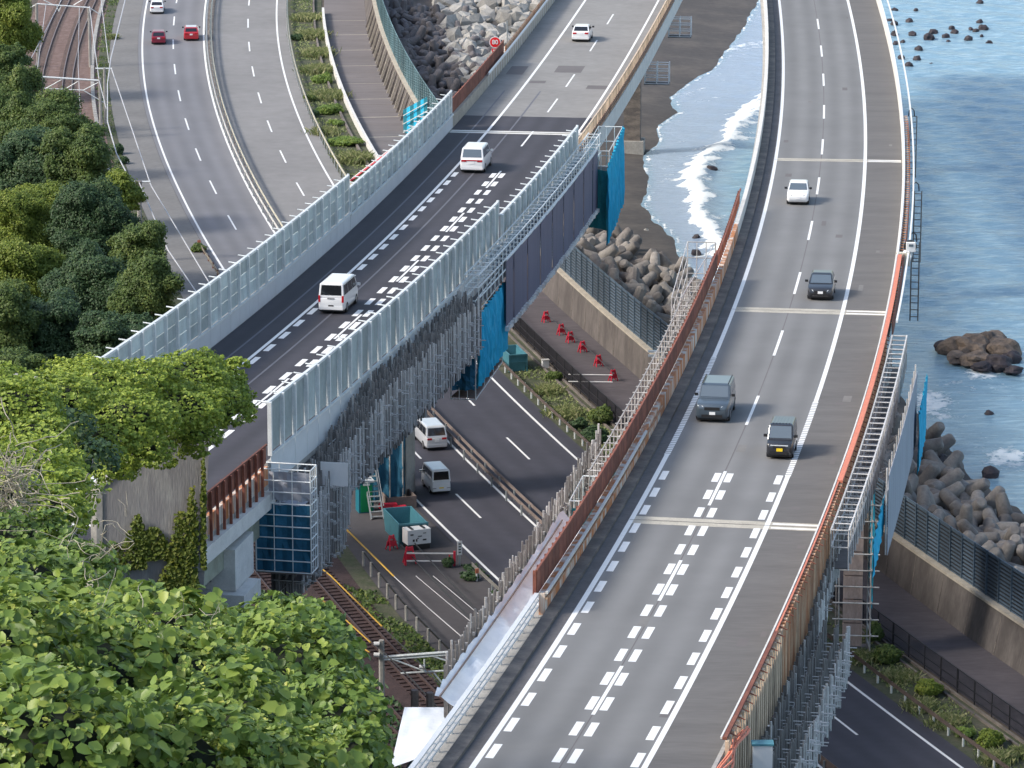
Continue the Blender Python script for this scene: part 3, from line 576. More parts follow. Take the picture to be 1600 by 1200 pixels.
# cyan tower beside the mauve sheet
def cvxy(cv, pts): return [tuple(cv.p(cv.sY(Y), o)[:2]) for Y, o in pts]
zd = LD.p(LD.sY(276)).z
cage('scaffold bay with handrails beside the bright cyan netting on the farther bridge', cvxy(LD, [(271, 8.7), (271, 10.3), (281, 10.3), (281, 9.7)]), zd-5.9, zd+0.6, 7, floor=zd-5.8)
net('cyan_net', 'bright cyan safety netting hanging beside the skip below the farther bridge', 'net_cyan', [LD.p(LD.sY(271), 10.45, -0.6), LD.p(LD.sY(282), 10.45, -0.2)], 4.7)
b = thing('window_board', 'dark blue two-panel board on the scaffold bay beside the cyan netting', 'board', LD.p(LD.sY(270), 11.4, -2))
for z in (-1.45, -2.35): slab('board_panel', 'net_navy', LD.p(LD.sY(270.8), 9.9, z-.2), (0.65, 0.05, 0.8), LD.ang(LD.sY(270))-math.pi/2, b)
net('navy_net', 'dark navy netting across the lower end of the scaffold bay by the cyan netting', 'net_navy', [LD.p(LD.sY(270.9), 8.8, -3.3), LD.p(LD.sY(270.9), 10.3, -3.3)], 2.1)
# far cyan net
zf = LD.p(LD.sY(330)).z
cage('scaffold bay at the far end of the mauve sheet above the beach', cvxy(LD, [(328, 9.7), (328, 11.6), (338, 11.6), (338, 9.7)]), zf-4.6, zf+1.3, 5, floor=zf-2.0)
net('cyan_net', 'bright cyan netting hanging over the beach at the far end of the mauve sheet', 'net_cyan', [LD.p(LD.sY(326), 11.7, 0.2), LD.p(LD.sY(338), 11.7, 1.7)], 6.0)
net('teal_net', 'dark teal netting on the near face of the scaffold bay above the beach', 'net_teal', [LD.p(LD.sY(327.8), 9.9, -0.1), LD.p(LD.sY(327.8), 11.6, -0.3)], 4.6)
# near navy net end of scaffold
zn = LD.p(LD.sY(222)).z
cage('scaffold frame of pale rails around the navy netting by the abutment', cvxy(LD, [(221, 8.9), (221, 11.9), (222.2, 11.9), (222.2, 8.9)]), zn-4.5, zn+1.1, 9, floor=zn-4.6)
net('navy_net', 'large dark navy netting closing the near end of the hanging scaffold by the abutment', 'net_navy', [LD.p(LD.sY(221.15), 8.9, -.9), LD.p(LD.sY(221.15), 11.9, -.9)], 3.6, fold=.22)
ws = thing('tarpaulin', 'crumpled pale tarpaulin over the platform between navy netting and noise barrier', 'tarpaulin', LD.p(LD.sY(224), 10.5, -1.7))
net('', '', 'sheet_grey', [LD.p(LD.sY(221.5), 9.8, -1.0), LD.p(LD.sY(226), 10.4, -0.7)], 1.1, parent=ws, fold=.3, nm='tarpaulin_sheet'); slab('tarpaulin_top', 'sheet_grey', LD.p(LD.sY(223.6), 10.3, -1.2), (3.0, 1.6, 0.06), LD.ang(LD.sY(225)), ws)
slab('white_board', 'paint_white', LD.p(LD.sY(228.5), 11.2, -0.9), (1.5, 0.05, 1.3), LD.ang(LD.sY(228))-math.pi/2, ws)
pc = thing('pier_head', 'grey concrete pier head with dark recess below the farther bridge near the abutment', 'pier', LD.p(LD.sY(214), 8, -6))
cc = LD.p(LD.sY(216), 8.0, -2.7); b = MB(); b.box(cc, (3.5, 3.4, 2.2), LD.ang(LD.sY(216))); b.build('cap', 'concrete_white', pc); b = MB(); b.box(cc+Vector((-1.9, -.4, -1.55)), (3.2, 8.2, .85), LD.ang(LD.sY(216))); b.build('cap_beam', 'concrete_white', pc)
b = MB(); b.box(cc+Vector((-2.5, 2, -9.8)), (2.4, 2.6, 15.5), LD.ang(LD.sY(216))); b.build('column', 'concrete_dirty', pc)
for i in range(3):
    p = LD.p(LD.sY(214.1), 6.9+i*.75, -2.6); b = MB(); b.box(p, (0.12, 0.14, 1.6), LD.ang(LD.sY(214))); b.build('stiffener', 'plank_steel', pc)
# shrouded pier under left bridge with stairs
pp = Gz(622, 790, 5.0)
ps = thing('shrouded_pier', 'bridge pier wrapped in dark navy netting beside the lower road and white vans', 'pier', (pp.x, pp.y, 5))
b = MB(); b.box((pp.x-.6, pp.y+3, 14.5), (3.0, 3.0, 19), -0.2); b.build('column', 'concrete', ps)
net('', '', 'net_navy', [(pp.x-2.5, pp.y+0.6, 10.2), (pp.x+.35, pp.y+0.6, 10.6), (pp.x+1.0, pp.y+5, 10.8)], 5.0, parent=ps, nm='navy_net')
for x, y in ((-2.5, .5), (-.6, .5), (.35, .5), (.9, 4.9)): stick('standard', 'pole_steel_light', (pp.x+x, pp.y+y, 4.9), (pp.x+x, pp.y+y, 12), 0.05, ps)
# ---------------------------------------------------------------- fences on the bridges
def post_fence(label, cv, s0, s1, off, z0, z1, m, sp, sh, group=None, name='rusty_fence', thick=0.05, postw=0.16, out=-1, panel=True, mp=None, rail=True):
    t = thing(name, label, 'fence', cv.p(s0, off, z0), group=group); n = max(1, round((s1-s0)/sp)); L = (s1-s0)/n
    for i in range(n):
        q = s0+(i+.5)*L; a = cv.ang(q); sl = -math.atan(cv.gz*math.sin(a))
        if panel: slab('panel', mp or m, cv.p(q, off, (z0+z1)/2), (L-0.06, thick, z1-z0), a, t, pitch=sl)
        slab('post', m, cv.p(q-L/2, off+out*0.08, (z0+z1)/2+sh), (0.14, postw, z1-z0+abs(sh)*2+.1), a, t)
    if rail: sweep('top_rail', m, cv, s0, s1, rect(off-0.05, off+0.05, z1+.002, z1+0.09), t)
    return t
zt = lambda q: 0
rf = post_fence('long dark rusty panel fence along the left edge of the nearer bridge', RD, sN, RD.sY(283), -1.78, 0.95, 2.1, 'rust', 1.1, 0.0, out=-1, thick=.06)
rf2 = post_fence('open rusty railing continuing the fence towards the far left edge of the nearer bridge', RD, RD.sY(283)+.1, RD.sY(311), -1.78, 0.8, 1.7, 'rust', 1.0, 0.0, panel=False)
sweep('hand_pipe', 'concrete_white', RD, sN, RD.sY(232), rect(-1.34, -1.22, 1.02, 1.14), rf); sweep('hand_pipe', 'rust_orange', RD, sN, RD.sY(240), rect(-1.34, -1.24, 0.75, 0.84), rf)
guardrail('bright galvanised guard rail on the bottom left edge of the nearer bridge', RD, sR0, sN, -1.75, 1, rails=3, mrail='paint_white', post='steel_pale', h=1.0, sp=1.4, w=0.2, bh=.09)
# orange barrier on sea side
ob = thing('rusty_barrier', 'orange rusty barrier of close upright plates along the sea side of the nearer bridge', 'barrier', RD.p(RD.sY(200), 10.2, -1))
q = RD.sY(175)
while q < RD.sY(262):
    Y = RD.p(q).y; m = 'rust_weathered' if Y < 193 else 'rust_orange'
    hb = -2.3
    slab('upright_plate', m, RD.p(q, 10.32, (0.95+hb)/2), (0.26, 0.16, 0.95-hb), RD.ang(q), ob); q += 0.62 if Y > 193 else 0.75
sweep('top_rail', 'salmon_cable', RD, RD.sY(222), RD.sY(289), rect(10.13, 10.4, 0.96, 1.1), ob); sweep('top_rail', 'salmon_cable', RD, RD.sY(192), RD.sY(222)-.02, rect(10.12, 10.22, 0.96, 1.06), ob); sweep('top_rail', 'rust', RD, RD.sY(175), RD.sY(192)-.02, rect(10.1, 10.3, 0.96, 1.08), ob)
sweep('top_cap', 'concrete_white', RD, RD.sY(175), RD.sY(289), rect(10.02, 10.1, 1.0, 1.1), ob)
sweep('back_plate', 'rust_orange', RD, RD.sY(193), RD.sY(262), rect(10.16, 10.2, -0.85, 0.93), ob)
q = RD.sY(176)
while q < RD.sY(262): stick('bracket', 'rust', RD.p(q, 10.2, 1.0), RD.p(q, 10.6, 0.85), 0.03, ob); q += 1.24
fr = thing('sea_side_railing', 'white and brown railing along the far sea side edge of the nearer bridge', 'railing', RD.p(RD.sY(350), 10.3))
sweep('inner_rail', 'paint_white', RD, RD.sY(266), sR1, rect(10.05, 10.15, 0.92, 1.05), fr); sweep('outer_rail', 'paint_white', RD, RD.sY(266), sR1, rect(10.75, 10.87, 0.9, 1.05), fr)
sweep('brown_panel_strip', 'rust', RD, RD.sY(266), RD.sY(352), rect(10.5, 10.55, -0.2, 0.95), fr)
q = RD.sY(266)
while q < RD.sY(355): slab('cross_plate', 'rust_orange', RD.p(q, 10.3, 0.9), (0.16, 0.42, 0.05), RD.ang(q), fr); q += 1.0
orc = thing('orange_cable_bundle', 'bright orange cables lying along the bottom edge of the nearer bridge', 'cables', RD.p(RD.sY(170), 10.4))
for k in range(4):
    pts_ = [RD.p(RD.sY(Y), 10.35+0.12*k+0.12*math.sin(Y*1.3+k), 0.45+0.1*math.sin(Y*.9+2*k)) for Y in np.arange(160, 178.5, .8)]; b = MB(); b.tube(pts_, 0.06, 5); b.build('cable', 'salmon_cable', orc)
wb = thing('white_equipment_box', 'white equipment box at the bottom edge beside the nearer bridge scaffold', 'box', V(1190, 1195, 176))
c = V(1191, 1192, 176); b = MB(); b.box(c, (0.85, 0.5, 1.7)); b.build('case', 'paint_white', wb); b = MB(); b.box(c+Vector((0, 0, .9)), (0.95, 0.6, 0.08)); b.build('lid', 'skip_teal', wb)
# left deck fences: brown (far hill side), rusty post rail (far sea side), red posts by the abutment
post_fence('dark reddish brown panel fence beyond the stepped noise barrier below the speed sign', LD, LD.sY(347), LD.sY(385), -3.3, 0.9, 2.1, 'rust', 2.0, 0, group=None)
guardrail('white and rust coloured double rail beyond the brown fence on the farther bridge', LD, LD.sY(385)+.2, sL1, -3.15, 1, rails=2, mrail='rust_orange', post='paint_white', h=1.5, sp=2.0)
guardrail('white upper rail beside the rocks on the hill side of the farther bridge', LD, LD.sY(370), sL1, -2.95, 1, rails=1, mrail='paint_white', post='steel_pale', h=1.15, sp=2.0)
post_fence('open rusty post railing on the beach side of the farther bridge', LD, LD.sY(327), sL1, 9.3, 0.75, 2.2, 'rust_weathered', 1.0, 0.0, panel=False, out=0, postw=.12)
guardrail('brown lower rail on the beach side of the farther bridge', LD, LD.sY(327), sL1, 9.2, 1, rails=2, mrail='rust', post='rust', h=1.3, sp=2.0, w=.3)
post_fence('dark red post fence on the near end of the farther bridge beside the abutment', LD, LD.sY(209.6), LD.sY(221.5), 9.42, 0.3, 2.2, 'rust', 1.25, -0.5, out=1, postw=.14, thick=.02, panel=False, name='red_post_fence')
post_fence('translucent dark red screen behind the posts beside the abutment', LD, LD.sY(209.6), LD.sY(221.5), 9.36, 1.25, 2.15, 'rust', 4.0, 0, name='red_post_fence')
# inspection baskets
for px, py in ((1007, 98), (1043, 28)):
    q, o = onL(px-28, py-12); p0 = LD.p(q, 8.9, -0.9); t = thing('inspection_basket', 'small white caged platform %s farther bridge' % ('second from the top hung on the' if py > 50 else 'nearest the top edge hung on the'), 'platform', p0)
    a = LD.ang(q); 
    for dx in (0, 1.1, 2.2):
        for dy in (0, 1.2): x = p0.x+dy*math.cos(a)+dx*math.sin(a); y = p0.y+dy*math.sin(a)-dx*math.cos(a); stick('upright', 'paint_white', (x, y, p0.z-1.7), (x, y, p0.z+0.2), 0.05, t)
    for z in (-1.7, -1.1, -.5, .1):
        for dy in (0, 1.2): stick('rail', 'paint_white', (p0.x+dy*math.cos(a), p0.y+dy*math.sin(a), p0.z+z), (p0.x+dy*math.cos(a)+2.2*math.sin(a), p0.y+dy*math.sin(a)-2.2*math.cos(a), p0.z+z), 0.045, t)
    slab('floor', 'plank_steel', (p0.x+.6*math.cos(a)+1.1*math.sin(a), p0.y+.6*math.sin(a)-1.1*math.cos(a), p0.z-1.75), (1.3, 2.3, 0.08), a, t)
# ---------------------------------------------------------------- beach, sea, foam
def grid(name, m, xs, ys, zf, attrs=None, kind='structure', smooth=True):
    X, Y = np.meshgrid(xs, ys); Z = zf(X, Y); nx, ny = len(xs), len(ys)
    me = bpy.data.meshes.new(name); co = np.stack([X, Y, Z], -1).reshape(-1, 3).astype('f4'); me.vertices.add(nx*ny); me.vertices.foreach_set('co', co.ravel())
    i = np.arange(nx-1)[None, :]+nx*np.arange(ny-1)[:, None]; q = np.stack([i, i+1, i+nx+1, i+nx], -1).reshape(-1, 4)
    me.loops.add(q.size); me.loops.foreach_set('vertex_index', q.ravel().astype('i4')); me.polygons.add(len(q)); me.polygons.foreach_set('loop_start', np.arange(0, q.size, 4, dtype='i4'))
    me.polygons.foreach_set('use_smooth', np.full(len(q), smooth)); me.update(calc_edges=True)
    if attrs:
        for k, fn in attrs.items(): a = me.attributes.new(k, 'FLOAT', 'POINT'); a.data.foreach_set('value', fn(X, Y).ravel().astype('f4'))
    me.materials.append(MATS[m]); o = bpy.data.objects.new(name, me); C.objects.link(o); o['kind'] = kind; return o
def polydist(X, Y, P):
    """unsigned distance and side (+ = right of the line as it runs)"""
    best = np.full(X.shape, 1e9); side = np.zeros(X.shape)
    for (x0, y0), (x1, y1) in zip(P, P[1:]):
        dx, dy = x1-x0, y1-y0; L2 = dx*dx+dy*dy; t = np.clip(((X-x0)*dx+(Y-y0)*dy)/L2, 0, 1); ex, ey = X-(x0+t*dx), Y-(y0+t*dy); dd = np.hypot(ex, ey)
        sg = np.sign(ex*dy-ey*dx); m = dd < best; best = np.where(m, dd, best); side = np.where(m, sg, side)
    return best*side
def fbm(X, Y, sc, seed=0, oct=4):
    out = 0; a = 1; r = np.random.default_rng(seed)
    for k in range(oct):
        t = r.uniform(0, 6.28, 4); w = r.uniform(0, 6.28, 4)
        out = out+a*sum(np.sin((X*np.cos(w[i])+Y*np.sin(w[i]))*sc*(1+.3*i)+t[i]+1.3*np.sin((X*np.sin(w[i]*2)-Y*np.cos(w[i]*3))*sc*.7+t[3-i])) for i in range(4))/4; sc *= 2.05; a *= .5
    return out
shore_px = [(1195, -60), (1185, 0), (1150, 60), (1110, 110), (1075, 128), (1048, 150), (1057, 175), (1025, 200), (1028, 222), (1005, 245), (1012, 275), (1006, 320), (1022, 345), (1050, 372), (1062, 400), (1078, 430), (1110, 470)]
shore = [tuple(Gz(*p, 0.0)[:2]) for p in shore_px]+[(29, 384), (31.5, 366), (34.2, 350), (36.4, 332), (40, 318), (45, 290), (52, 250), (60, 180)]
front_px = [(1230, 100), (1195, 142), (1165, 180), (1140, 195), (1125, 222), (1095, 240), (1082, 262), (1070, 285), (1083, 310), (1075, 330), (1088, 352), (1110, 385), (1125, 420)]
front = [tuple(Gz(*p, 0.0)[:2]) for p in front_px]
def wave(X, Y):
    u = 0.35*X+0.94*Y
    return 0.10*np.sin(u*0.9+1.2*np.sin(X*.21+Y*.03)+.8*np.sin(Y*.11))+0.07*np.sin(u*1.9+X*.5+2*np.sin(X*.17))+0.05*np.sin(Y*1.5-X*.8+1.5*np.sin(X*.4))+.05*fbm(X, Y, .5, 3)
def seaz(X, Y):
    ds = polydist(X, Y, shore); df = polydist(X, Y, front); near = Y > 400
    amp = np.clip(-ds/12, 0.04, 1); z = wave(X, Y)*amp
    z += 0.55*np.exp(-((-df-1.4)/1.3)**2)*near*(X < 40); return z
shore.reverse(); front.reverse()          # now + side: sea to the... decided below
_t = polydist(np.array([80.0]), np.array([350.0]), shore)[0]
SG = 1.0 if _t > 0 else -1.0
def dsea(X, Y): return SG*polydist(X, Y, shore)
def dfront(X, Y): return SG*polydist(X, Y, front)
def seaz(X, Y):
    ds = dsea(X, Y); df = dfront(X, Y); amp = np.clip(ds/14, 0.03, 1); z = wave(X, Y)*amp
    return z+0.5*np.exp(-((df-1.2)/1.2)**2)*((Y > 395) & (X < 42))
def foamf(X, Y):
    ds = dsea(X, Y); df = dfront(X, Y); cove = (Y > 385) & (X < 45)
    n = fbm(X, Y, .35, 5)
    n2 = fbm(X, Y, 1.3, 8); f = np.where(cove, np.clip(.98-np.abs(df-0.6+n*1.2+n2*.9)/2.2, 0, 1), 0)
    f = np.maximum(f, np.where(cove & (df > 0), np.clip(.50-df/20+.2*n+.12*n2, 0, .55), 0))
    f = np.maximum(f, np.where(cove, np.clip(.62-np.abs(ds-.3+n*.5)/1.3, 0, .6), 0))
    f = np.maximum(f, np.where(cove & (df < 0) & (ds > 0), .33+.16*n+.1*n2, 0))
    e = np.exp(-((X-37)/7)**2-((Y-352)/20)**2); f = np.maximum(f, np.clip(e*.36+.3*n*e, 0, .5))
    for (rx, ry, rr) in ((47.5, 371, 4.5), (41, 367, 3.5), (36, 356, 4), (40.5, 336, 3.5), (44, 356, 6)): f = np.maximum(f, np.clip(.62-np.hypot(X-rx, (Y-ry)*.5)/rr*.5+.2*n, 0, .6))
    return f
def swashf(X, Y):
    ds = dsea(X, Y); df = dfront(X, Y); cove = (Y > 385) & (X < 45)
    return np.where(cove, np.clip(1-np.maximum(df, 0)/5, 0, 1)*np.clip(ds/1.5+.3, 0, 1), 0)
m = bpy.data.materials.new('sea_water'); m.use_nodes = True; nt = m.node_tree; N = nt.nodes; Lk = nt.links; b = N['Principled BSDF']; b.inputs['IOR'].default_value = 1.6
geo = N.new('ShaderNodeNewGeometry'); fa = N.new('ShaderNodeAttribute'); fa.attribute_name = 'foam'; sa = N.new('ShaderNodeAttribute'); sa.attribute_name = 'swash'
def noise(sc, stretch=(1, 1, 1), det=6, rough=.6, dist=0):
    mp = N.new('ShaderNodeMapping'); mp.inputs['Scale'].default_value = stretch; Lk.new(geo.outputs['Position'], mp.inputs[0]); n = N.new('ShaderNodeTexNoise'); n.inputs['Scale'].default_value = sc; n.inputs['Detail'].default_value = det; n.inputs['Roughness'].default_value = rough; n.inputs['Distortion'].default_value = dist; Lk.new(mp.outputs[0], n.inputs['Vector']); return n.outputs['Fac']
def mixc(f, a, c):
    x = N.new('ShaderNodeMix'); x.data_type = 'RGBA'; Lk.new(f, x.inputs[0])
    for v, i in ((a, 6), (c, 7)):
        if isinstance(v, tuple): x.inputs[i].default_value = (*v, 1)
        else: Lk.new(v, x.inputs[i])
    return x.outputs[2]
def mathn(op, a, c):
    x = N.new('ShaderNodeMath'); x.operation = op; x.use_clamp = op != 'ADD' and op != 'SUBTRACT'
    for v, i in ((a, 0), (c, 1)):
        if isinstance(v, (int, float)): x.inputs[i].default_value = v
        else: Lk.new(v, x.inputs[i])
    return x.outputs[0]
def ramp(f, lo, hi):
    x = N.new('ShaderNodeMapRange'); x.interpolation_type = 'SMOOTHSTEP'; x.inputs[1].default_value = lo; x.inputs[2].default_value = hi; Lk.new(f, x.inputs[0]); return x.outputs[0]
deep = mixc(ramp(noise(.03, (1, .6, 1)), .3, .7), (0.185, 0.32, 0.42), (0.20, 0.34, 0.44))
deep = mixc(ramp(noise(0.35, (1, 4.5, 1), 5, .6, .4), .45, .70), deep, (0.33, 0.48, 0.57))  # pale streaks: lit wave crests painted into the water
deep = mixc(sa.outputs['Fac'], deep, (0.30, 0.38, 0.50))
nf = mathn('ADD', mathn('MULTIPLY', noise(1.1, (1, 1, 1), 8, .72, .6), .7), mathn('MULTIPLY', noise(.35, (1, 1, 1), 3), .3))
fm = ramp(mathn('ADD', mathn('SUBTRACT', nf, 1.02), fa.outputs['Fac']), -.05, .07)
Lk.new(mixc(fm, deep, (0.78, 0.82, 0.83)), b.inputs['Base Color'])
rr = N.new('ShaderNodeMapRange'); rr.inputs[3].default_value = .2; rr.inputs[4].default_value = .8; Lk.new(fm, rr.inputs[0]); Lk.new(rr.outputs[0], b.inputs['Roughness'])
bp = N.new('ShaderNodeBump'); bp.inputs['Distance'].default_value = .28; bp.inputs['Strength'].default_value = 1
Lk.new(mathn('ADD', mathn('ADD', mathn('MULTIPLY', noise(.45, (1, 3.0, 1), 4, .55, .3), .9), mathn('MULTIPLY', noise(1.8, (1, 2.6, 1), 4, .6), .35)), mathn('MULTIPLY', fm, .15)), bp.inputs['Height']); Lk.new(bp.outputs[0], b.inputs['Normal'])
MATS['sea_water'] = m
xs = np.concatenate([[-60, -30], np.arange(0, 78, .55), [85, 100, 140, 250, 600, 1500]]); ys = np.concatenate([[100, 150, 180], np.arange(200, 640, .8), [660, 700, 800, 1100, 2000, 4500]])
grid('sea', 'sea_water', xs, ys, seaz, dict(foam=foamf, swash=swashf))
beach_xs = np.arange(-30, 62, 1.0); beach_ys = np.arange(240, 640, 2.0)
def beachz(X, Y):
    ds = dsea(X, Y); z = np.where(ds < 0, np.minimum(-ds*.075, 2.2), -ds*.25)+.03+.05*fbm(X, Y, .4, 9); return np.maximum(z, -6)
grid('beach', 'sand', beach_xs, beach_ys, beachz)
# ---------------------------------------------------------------- concrete tetrapods and boulders
def tetra_mesh(name, m, seed):
    r = random.Random(seed); b = MB(); dirs = [Vector((0, 0, 1)), Vector((0.943, 0, -0.333)), Vector((-0.471, 0.816, -0.333)), Vector((-0.471, -0.816, -0.333))]
    for dd in dirs: b.tube([Vector((0, 0, 0)), dd*0.45, dd*1.62, dd*1.78], [0.5, 0.54, 0.40, 0.27], 10)
    me = b.mesh(name, m); me.polygons.foreach_set('use_smooth', [len(p.vertices) == 4 for p in me.polygons]); return me
TM = [tetra_mesh('tetrapod', 'tetra_concrete', 1), tetra_mesh('tetrapod_dark', 'tetra_dark', 2)]
import bmesh
def rock_mesh(name, m, seed, sub=2, flat=0.7, rough=.28):
    bm = bmesh.new(); bmesh.ops.create_icosphere(bm, subdivisions=sub, radius=1.0); r = np.random.default_rng(seed); w = r.normal(size=(6, 3)); ph = r.uniform(0, 6.28, 6)
    for v in bm.verts:
        p = np.array(v.co); k = 1+rough*sum(abs(math.sin(float(w[i] @ p)*1.6+ph[i])) - .5 for i in range(6))*.55; v.co = Vector((p[0]*k, p[1]*k*.9, p[2]*k*flat))
    me = bpy.data.meshes.new(name); bm.to_mesh(me); bm.free(); me.materials.append(MATS[m]); return me
RM = [rock_mesh('boulder_%s' % c, 'boulder_grey', i+3, 1, .75, .35) for i, c in enumerate('abcd')]
def project(p):
    x, y, z = p[0], p[1], p[2]-CAMZ; zc = y*_c-z*_s; return 800+F*x/zc, 600-F*(y*_s+z*_c)/zc
def tetra_zone(Y0, Y1, off0, off1, zf, sp, label, group, vis, mesh_pick, kind='tetra', cat='tetrapod', name='tetrapod', cap=140, smin=1.05, smax=1.25):
    extra = []; n = 0; cand = []
    q = LOW.sY(Y0)
    while q < LOW.sY(Y1):
        o = off0
        while o < val(off1, q):
            p = LOW.p(q+random.uniform(-.45, .45)*sp, o+random.uniform(-.4, .4)*sp); p.z = zf(o)+random.uniform(-.35, .45); cand.append(p); o += sp
        q += sp
    random.shuffle(cand); cand.sort(key=lambda p: not vis(*project(p)))
    for p in cand:
        R = Matrix.Rotation(random.uniform(0, 6.28), 4, 'Z') @ Matrix.Rotation(random.uniform(.5, 3.1), 4, 'X') @ Matrix.Rotation(random.uniform(0, 6.28), 4, 'Z')
        s = random.uniform(smin, smax); M4 = Matrix.Translation(p) @ R @ Matrix.Diagonal((s, s, s if kind == 'tetra' else s*random.uniform(.6, 1), 1)); me = mesh_pick(p)
        if n < cap and vis(*project(p)): inst(name, me, M4, None, label=label, cat=cat, group=group); n += 1
        else: extra.append((me, M4))
    extra = [(me, M4) for me, M4 in extra if not (project(M4.translation)[0] > 850 and M4.translation.y > 450)]
    if extra:
        b = MB()
        for me, M4 in extra: b.add([M4 @ v.co for v in me.vertices], [tuple(f.vertices) for f in me.polygons])
        b.build(name+'_heap', extra[0][0].materials[0].name, None, kind='stuff')
vr = lambda x, y: 1385 < x < 1640 and 650 < y < 900
tetra_zone(248, 352, 14.5, lambda q: float(np.interp(LOW.p(q).y, [248, 320, 352], [30.5, 31.5, 36])), lambda o: 3.0-(o-14.5)*.15, 2.6, 'big rounded concrete block of the sunlit heap by the waves at right', 'concrete sea blocks at right by the waves', vr, lambda p: TM[0], cap=120)
vm = lambda x, y: 880 < x < 1110 and 335 < y < 500
tetra_zone(372, 424, 14, lambda q: float(np.interp(LOW.p(q).y, [372, 395, 424], [31, 29, 23.5])), lambda o: 2.6-(o-14)*.12, 2.4, 'worn concrete block of the small heap on the dark beach between the bridges', 'concrete sea blocks on the beach between the bridges', vm, lambda p: TM[0], cap=70)
vf = lambda x, y: 600 < x < 870 and -10 < y < 175
tetra_zone(436, 545, 13.8, lambda q: float(np.interp(LOW.p(q).y, [436, 470, 500, 545], [20, 30, 28, 23])), lambda o: 3.4-(o-14)*.11, 2.3, 'dark grey concrete block of the interlocked heap behind the curved sea wall at top', 'interlocked dark concrete blocks at top', vf, lambda p: TM[1], cap=105, smin=.9, smax=1.1)
tetra_zone(478, 590, 21, 44, lambda o: 3.0-(o-20)*.06, 1.75, 'pale broken boulder of the rubble slope beside the distant bridge edge', 'pale boulders at the top', lambda x, y: 640 < x < 880 and -10 < y < 140, lambda p: random.choice(RM), kind='rock', cat='boulder', name='boulder', cap=300, smin=.55, smax=1.45)
# sea rocks
def sea_rock(px, py, rpx, label, lumps=1, m='rock_dark', z=0.0, h=.7, seed=0):
    p = Gz(px, py, z); s = rpx/(F/(p.y*1.03)); t = None
    me = rock_mesh('sea_rock', m, seed+11, 2, h, .3); inst('sea_rock', me, Matrix.Translation(p+Vector((0, 0, s*h*.2))) @ Matrix.Rotation(seed*1.3, 4, 'Z') @ Matrix.Diagonal((s, s, s*1.2, 1)), None, label=label, cat='rock', group=None if lumps == 9 else 'dark rocks standing in the sea')
ORD = 'first second third fourth fifth sixth seventh eighth ninth tenth eleventh twelfth thirteenth fourteenth fifteenth sixteenth seventeenth eighteenth nineteenth twentieth twenty-first twenty-second twenty-third twenty-fourth twenty-fifth twenty-sixth twenty-seventh twenty-eighth'.split()
ROCKS = [(1397,18,6),(1431,17,4),(1390,34,5),(1397,38,6),(1421,35,6),(1398,54,5),(1426,55,6),(1400,69,5),(1411,68,5),(1435,78,6),(1408,91,5),(1433,93,6),(1421,103,6),(1452,60,8),(1458,53,7),(1478,58,6),(1487,45,5),(1491,53,6),(1482,66,4),(1513,62,6),(1531,37,6),(1536,45,7),(1525,50,5),(1517,47,4),(1545,68,5),(1534,57,3),(1531,5,5),(1455,101,3)]
for i, (x, y, r) in enumerate(ROCKS):
    k_ = sorted(range(len(ROCKS)), key=lambda j: (ROCKS[j][0], ROCKS[j][1])).index(i)
    sea_rock(x, y, r, '%s dark rock, %s from the left among those scattered at top right' % ('tiny' if r < 5 else 'rounded' if r < 7 else 'large', ORD[k_]), seed=i)
for i, (x, y, r, l) in enumerate([(1545, 648, 7, 'upright dark rock standing alone in the foamy water at right'), (1547, 745, 14, 'angular dark rock in the water just beyond the concrete blocks'), (1472, 722, 12, 'low dark boulder touching the foam beside the concrete blocks'), (1455, 698, 11, 'flat dark rock lapped by foam close to the scaffold'), (1087, 398, 8, 'low dark rock in the foam beside the end of the rusty railing'), (1088, 372, 6, 'small dark rock at the foot of the white wave'), (1112, 268, 9, 'dark rock washed over by the breaking white wave'), (1010, 362, 5, 'small pale stone lying alone on the dark beach')]):
    sea_rock(x, y, r, l, 9, 'boulder_grey' if 'pale' in l else 'rock_dark', seed=i+40)
t = thing('rock_islet', 'large brown rocky islet with white foam at its foot on the right', 'rock', Gz(1530, 570, 0))
for i, (x, y, r, hh, mm) in enumerate([(1475,545,14,.6,'rock_dark'),(1492,548,18,.8,'rock_brown'),(1515,550,26,.8,'rock_brown'),(1545,545,26,.9,'rock_brown'),(1570,555,22,.9,'rock_brown'),(1560,572,18,.8,'rock_dark'),(1525,566,20,.6,'rock_brown'),(1498,562,16,.6,'rock_brown'),(1583,580,11,.7,'rock_dark'),(1580,562,13,.8,'rock_dark'),(1535,574,14,.6,'rock_dark'),(1555,532,14,.7,'rock_brown')]):
    p = Gz(x, y, .3); s = r/(F/(p.y*1.03)); inst('rock_lump', rock_mesh('rock_lump', mm, i+70, 3, .8, .42), Matrix.Translation(p+Vector((0, 0, s*hh*.2))) @ Matrix.Diagonal((s, s*1.1, s*hh*1.1, 1)), t)
